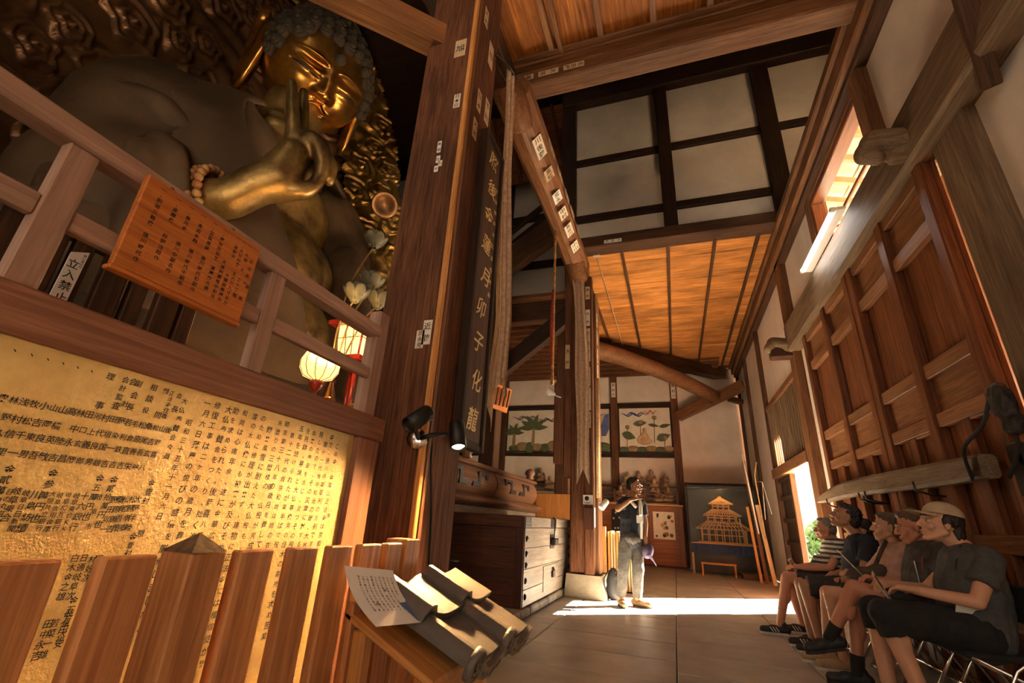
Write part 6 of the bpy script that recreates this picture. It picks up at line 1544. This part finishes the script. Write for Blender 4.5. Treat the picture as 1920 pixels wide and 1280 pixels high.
V2 = [tuple(Vector(q) - u_ * .004) for q in V]; F = [[i * 13 + j, i * 13 + j + 1, (i + 1) * 13 + j + 1, (i + 1) * 13 + j] for i in range(5) for j in range(12)]
put('cap_brim', V + V2, F + [[q + 78 for q in f[::-1]] for f in F], 'cap_beige', capp, True)
tube('lanyard', [(1.66, 3.80, 1.0), (1.60, 3.765, .90), (1.575, 3.76, .78), (1.585, 3.725, .68)], .006, 'tee_navy', p, 6); tube('lanyard', [(1.66, 3.95, 1.0), (1.59, 3.86, .88), (1.565, 3.80, .78), (1.585, 3.735, .68)], .006, 'tee_navy', p, 6)
bdg = prism('badge', [(-.05, -.045), (.05, -.045), (.05, .04), (-.05, .04)], (1, -.1, -.12), (.05, -.5, .86), (0.1, -.86, -.5), (1.565, 3.705, .655), .003, 'print_white', p)
prism('badge_band', [(-.05, -.045), (.05, -.045), (.05, -.02), (-.05, -.02)], (1, -.1, -.12), (.05, -.5, .86), (0.1, -.86, -.5), (1.5656, 3.699, .652), .003, 'badge_green', bdg)
leaflet((1.225, 3.86, .715), (.35, .9, .15), (-.45, -.1, .9), .11, .21, 'folded leaflet in the hands of the woman in the beige cap')

# ---- man in printed shirt, legs crossed
J = seat(4.50, 1.69, .545, 1.79, .945, (1.700, 4.50, 1.115), (-.95, .12, -.16), (1.235, 4.46, .665), (1.255, 4.60, .54), (1.055, 4.58, .315), (1.20, 4.62, .11), (.87, 4.56, .265), (.98, 4.62, .04),
         (1.70, 4.27, .70), (1.70, 4.73, .70), (1.45, 4.32, .72), (1.44, 4.62, .72), ((-.95, .2, .1), (-.1, .2, -1), 1, .4), ((-.9, -.3, .2), (-.1, -.2, -1), -1, .5), thick=1.08)
p, H = person('man in a dark printed shirt with crossed legs and a red-lit face', (1.65, 4.5, 0), J, 'skin_reddish')  # red light on his face is put into the skin tone
shirt(p, J, 'shirt_print', .65); trousers(p, J, 'shorts_dark', .62); shoes(p, J, 'shoe_black', 'sole_dark', sock='sock_black'); face_details(H, p); hair(H, p, 'hair_brown', SHORT, .95)
tube('badge_strap', [(1.76, 4.40, 1.0), (1.66, 4.36, .90), (1.64, 4.35, .80)], .006, 'relief_red', p, 6)
prism('chest_print', [(-.06, -.08), (.06, -.08), (.06, .08), (-.06, .08)], (.3, .95, 0), (0, 0, 1), (-1, .3, 0), (1.625, 4.40, .80), .004, 'print_white', p)

# ---- woman in pink
J = seat(5.10, 1.70, .545, 1.80, .925, (1.745, 5.10, 1.115), (-.98, .05, .10), (1.205, 5.02, .56), (1.235, 5.24, .55), (1.225, 5.03, .105), (1.17, 5.24, .105), (1.02, 5.02, .045), (.96, 5.24, .045),
         (1.64, 4.90, .70), (1.62, 5.33, .70), (1.49, 4.98, .73), (1.48, 5.22, .72), ((-.85, .3, .2), (-.1, 0, -1), 1, .5), ((-.85, -.3, .2), (-.1, 0, -1), -1, .5))
p, H = person('woman in a pink knit top with a shoulder bag between two men', (1.65, 5.1, 0), J, 'skin_light')
shirt(p, J, 'pink_knit', .98); trousers(p, J, 'shorts_dark', .75); shoes(p, J, 'shoe_tan', 'sole_white'); face_details(H, p, .93, brow='hair_brown')
hair(H, p, 'hair_brown', SHORT + [((-.075, 0, .02), (.04, .045, .045)), ((-.05, .06, -.03), (.035, .022, .06)), ((-.05, -.06, -.03), (.035, .022, .06))], .95)
bg_ = empty('shoulder_bag', (1.50, 5.0, .62), 'olive shoulder bag on the lap of the woman in pink', 'bag')
blob('bag_body', [ell_vf((1.46, 4.95, .72), (.13, .07, .075)), ell_vf((1.56, 4.93, .76), (.09, .06, .06))], .01, 'bag_olive', bg_, 3, folds(.006, 8)); tube('strap', [(1.54, 4.93, .80), (1.62, 4.97, .92), (1.70, 5.06, 1.0), (1.80, 5.16, .97)], .014, 'bag_olive', bg_, 8, squash=(1.4, .5))
leaflet((1.385, 4.96, .80), (.15, .95, .05), (-.62, .0, .78), .16, .27, 'open leaflet held up by the woman in pink')

# ---- man in navy shirt, looking up
J = seat(5.70, 1.64, .555, 1.73, .975, (1.620, 5.70, 1.205), (-.88, .05, .40), (1.145, 5.60, .56), (1.16, 5.86, .555), (1.20, 5.60, .10), (1.19, 5.86, .10), (.98, 5.59, .045), (.97, 5.86, .045),
         (1.60, 5.48, .685), (1.58, 5.93, .69), (1.40, 5.56, .625), (1.38, 5.80, .625), ((-.9, .35, -.1), (-.1, .3, -1), 1, .8), ((-.9, -.3, -.1), (-.1, 0, -1), -1, .8), thick=1.06, hs=1.0)
p, H = person('man in a navy polo and dark shorts, head tilted back looking up', (1.6, 5.7, 0), J, 'skin_tan')
shirt(p, J, 'tee_navy', .60); trousers(p, J, 'shorts_dark', .95, .028); shoes(p, J, 'shoe_black', 'sole_white', True); face_details(H, p, 1.0)
hair(H, p, 'hair_dark', [((-.030, 0, .048), (.095, .086, .090)), ((-.070, 0, -.005), (.058, .080, .085)), ((.035, 0, .095), (.048, .062, .036))], 1.02, .006)
tube('wrist_watch', [Vector(J['wrL']).lerp(Vector(J['elL']), .12) + Vector((.01 * math.sin(a), .030 * math.cos(a), .030 * math.sin(a))) for a in np.linspace(0, 2 * PI, 15)], .007, 'black_metal', p, 6)
tube('bag_strap', [(1.62, 5.56, .99), (1.60, 5.55, .85), (1.58, 5.55, .70)], .010, 'black_metal', p, 6)

# ---- older man in striped shirt, farthest
J = seat(6.30, 1.66, .55, 1.715, .92, (1.625, 6.30, 1.095), (-.99, .05, .03), (1.135, 6.20, .56), (1.185, 6.44, .555), (1.01, 6.19, .115), (1.27, 6.42, .10), (.80, 6.18, .06), (1.07, 6.42, .045),
         (1.55, 6.08, .705), (1.55, 6.53, .705), (1.31, 6.18, .675), (1.31, 6.40, .675), ((-.9, .35, .1), (-.1, .2, -1), 1, .4), ((-.9, -.3, .1), (-.1, 0, -1), -1, .4), thick=1.12)
shift_y(J, .18)
p, H = person('older man in a striped tee with grey hair, seated farthest along the row', (1.6, 6.48, 0), J, 'skin_reddish')
shirt(p, J, 'shirt_striped', .62, belly=((1.57, 6.48, .70), (.155, .175, .135))); trousers(p, J, 'shorts_dark', .80); shoes(p, J, 'shoe_black', 'sole_white', True); face_details(H, p, .95, brow='hair_grey'); hair(H, p, 'hair_grey', SHORT, .95)
leaflet((1.235, 6.44, .70), (.35, .9, .1), (-.55, -.15, .8), .20, .14, 'printed booklet in the hands of the man in the striped tee')

# ---- standing guide
J = dict(left=(.62, .78, 0), fwd=(.78, -.62, 0), hips=(-.600, 7.12, .86), neck=(-.560, 7.11, 1.385), head=(-.530, 7.085, 1.545), look=(.93, -.30, .02), shL=(-.445, 7.23, 1.305), shR=(-.675, 6.99, 1.315),
         hiL=(-.545, 7.18, .84), hiR=(-.660, 7.06, .84), knL=(-.525, 7.16, .455), knR=(-.715, 7.05, .455), anL=(-.560, 7.22, .09), anR=(-.765, 7.10, .09), toL=(-.40, 7.15, .04), toR=(-.70, 6.93, .04),
         elL=(-.405, 7.22, 1.045), elR=(-.745, 6.86, 1.215), wrL=(-.415, 7.17, .855), wrR=(-.565, 6.84, 1.345), haL=((.05, -.12, -1), (-.6, -.5, 0), 1, .7), haR=((.95, .05, .22), (0, .2, -1), -1, .12))
p, H = person('standing guide in a navy tee and grey trousers, hand raised before his chin', (-.66, 7.1, 0), J, 'skin_tan', .006)
shirt(p, J, 'tee_navy', .58, .020); trousers(p, J, 'jean_grey', nm='trousers', calf=.93, grow=.016); shoes(p, J, 'shoe_brown', 'sole_dark', laces='lace_orange'); face_details(H, p, .95, True)
hair(H, p, 'hair_dark', SHORT, .96)
prism('shirt_print', [(-.06, -.05), (.06, -.05), (.06, .05), (-.06, .05)], (.62, .78, 0), (0, 0, 1), (.78, -.62, 0), (-.470, 7.01, 1.10), .006, 'print_white', p)
blob('neck_towel', [tube_vf(sp([(-.64, 7.06, 1.37), (-.565, 7.17, 1.40), (-.48, 7.14, 1.37), (-.455, 7.04, 1.30), (-.450, 7.00, 1.15)], 5), .026, 10), tube_vf(sp([(-.64, 7.06, 1.37), (-.58, 6.99, 1.33), (-.50, 6.975, 1.25)], 5), .024, 10)], .008, 'paper_white', p, 2)
prism('paper_slip', [(-.022, -.13), (.022, -.13), (.026, .09), (-.018, .09)], (.62, .78, .1), (.02, 0, 1), (.78, -.62, 0), (-.452, 7.02, .98), .003, 'paper_white', p)
hc = empty('baseball_cap', (-.38, 7.12, .62), 'purple baseball cap held low in the hand of the standing guide', 'cap')
v, f = ell_vf((-.385, 7.12, .70), (.075, .085, .10), Matrix.Rotation(.4, 3, 'Y')); put('crown', v, f, 'cap_purple', hc, True)
V = [(-.405, 7.04, .64), (-.345, 7.02, .66), (-.30, 7.06, .56), (-.285, 7.12, .52), (-.31, 7.18, .55), (-.37, 7.20, .64)]
put('brim', V + [(a + .006, b - .002, c_ + .006) for a, b, c_ in V], [[0, 1, 2, 3, 4, 5], [11, 10, 9, 8, 7, 6]] + [[i, (i + 1) % 6, (i + 1) % 6 + 6, i + 6] for i in range(6)], 'cap_purple', hc)

# ---- person half hidden behind the man in navy
J = seat(6.02, 1.84, .55, 1.89, .90, (1.83, 6.02, 1.085), (-.97, .1, .12), (1.30, 5.97, .56), (1.32, 6.10, .555), (1.34, 5.97, .10), (1.36, 6.10, .10), (1.14, 5.97, .045), (1.15, 6.10, .045),
         (1.78, 5.86, .68), (1.78, 6.18, .68), (1.58, 5.93, .66), (1.58, 6.10, .66), ((-.9, .2, .0), (-.1, .2, -1), 1, .5), ((-.9, -.2, .0), (-.1, 0, -1), -1, .5), thick=.9)
J['shL'] = (1.86, 5.89, .90); J['shR'] = (1.86, 6.15, .90)
p, H = person('dark-haired person mostly hidden behind the man in navy, one ear showing', (1.75, 6.02, 0), J, 'skin_light', .007)
shirt(p, J, 'tee_navy', .7); trousers(p, J, 'pants_black', .9); shoes(p, J, 'shoe_black', 'sole_dark'); face_details(H, p); hair(H, p, 'hair_dark', SHORT, .98)
# ---- black strap bundle hanging on the end of the door bar
cs = empty('camera_strap', (XR - .22, 3.78, 1.5), 'black camera strap bundle looped over the near end of the door bar', 'strap')
tube('strap_loop', sp([(XR - .26, 3.95, 1.42), (XR - .30, 3.86, 1.60), (XR - .22, 3.74, 1.74), (XR - .14, 3.68, 1.95), (XR - .12, 3.66, 1.62), (XR - .2, 3.70, 1.40)], 5), .03, 'pants_black', cs, 8, squash=(1.5, .35))
blob('fur_cover', [ell_vf((XR - .14, 3.64, 1.86), (.06, .07, .13)), ell_vf((XR - .13, 3.62, 1.72), (.05, .06, .08))], .012, 'hair_dark', cs, 2, folds(.008, 14))

# ------------------------------------------------------------------ remove the helper used to shape letters
bpy.data.objects.remove(_fo)
bpy.data.scenes.remove(TMP)
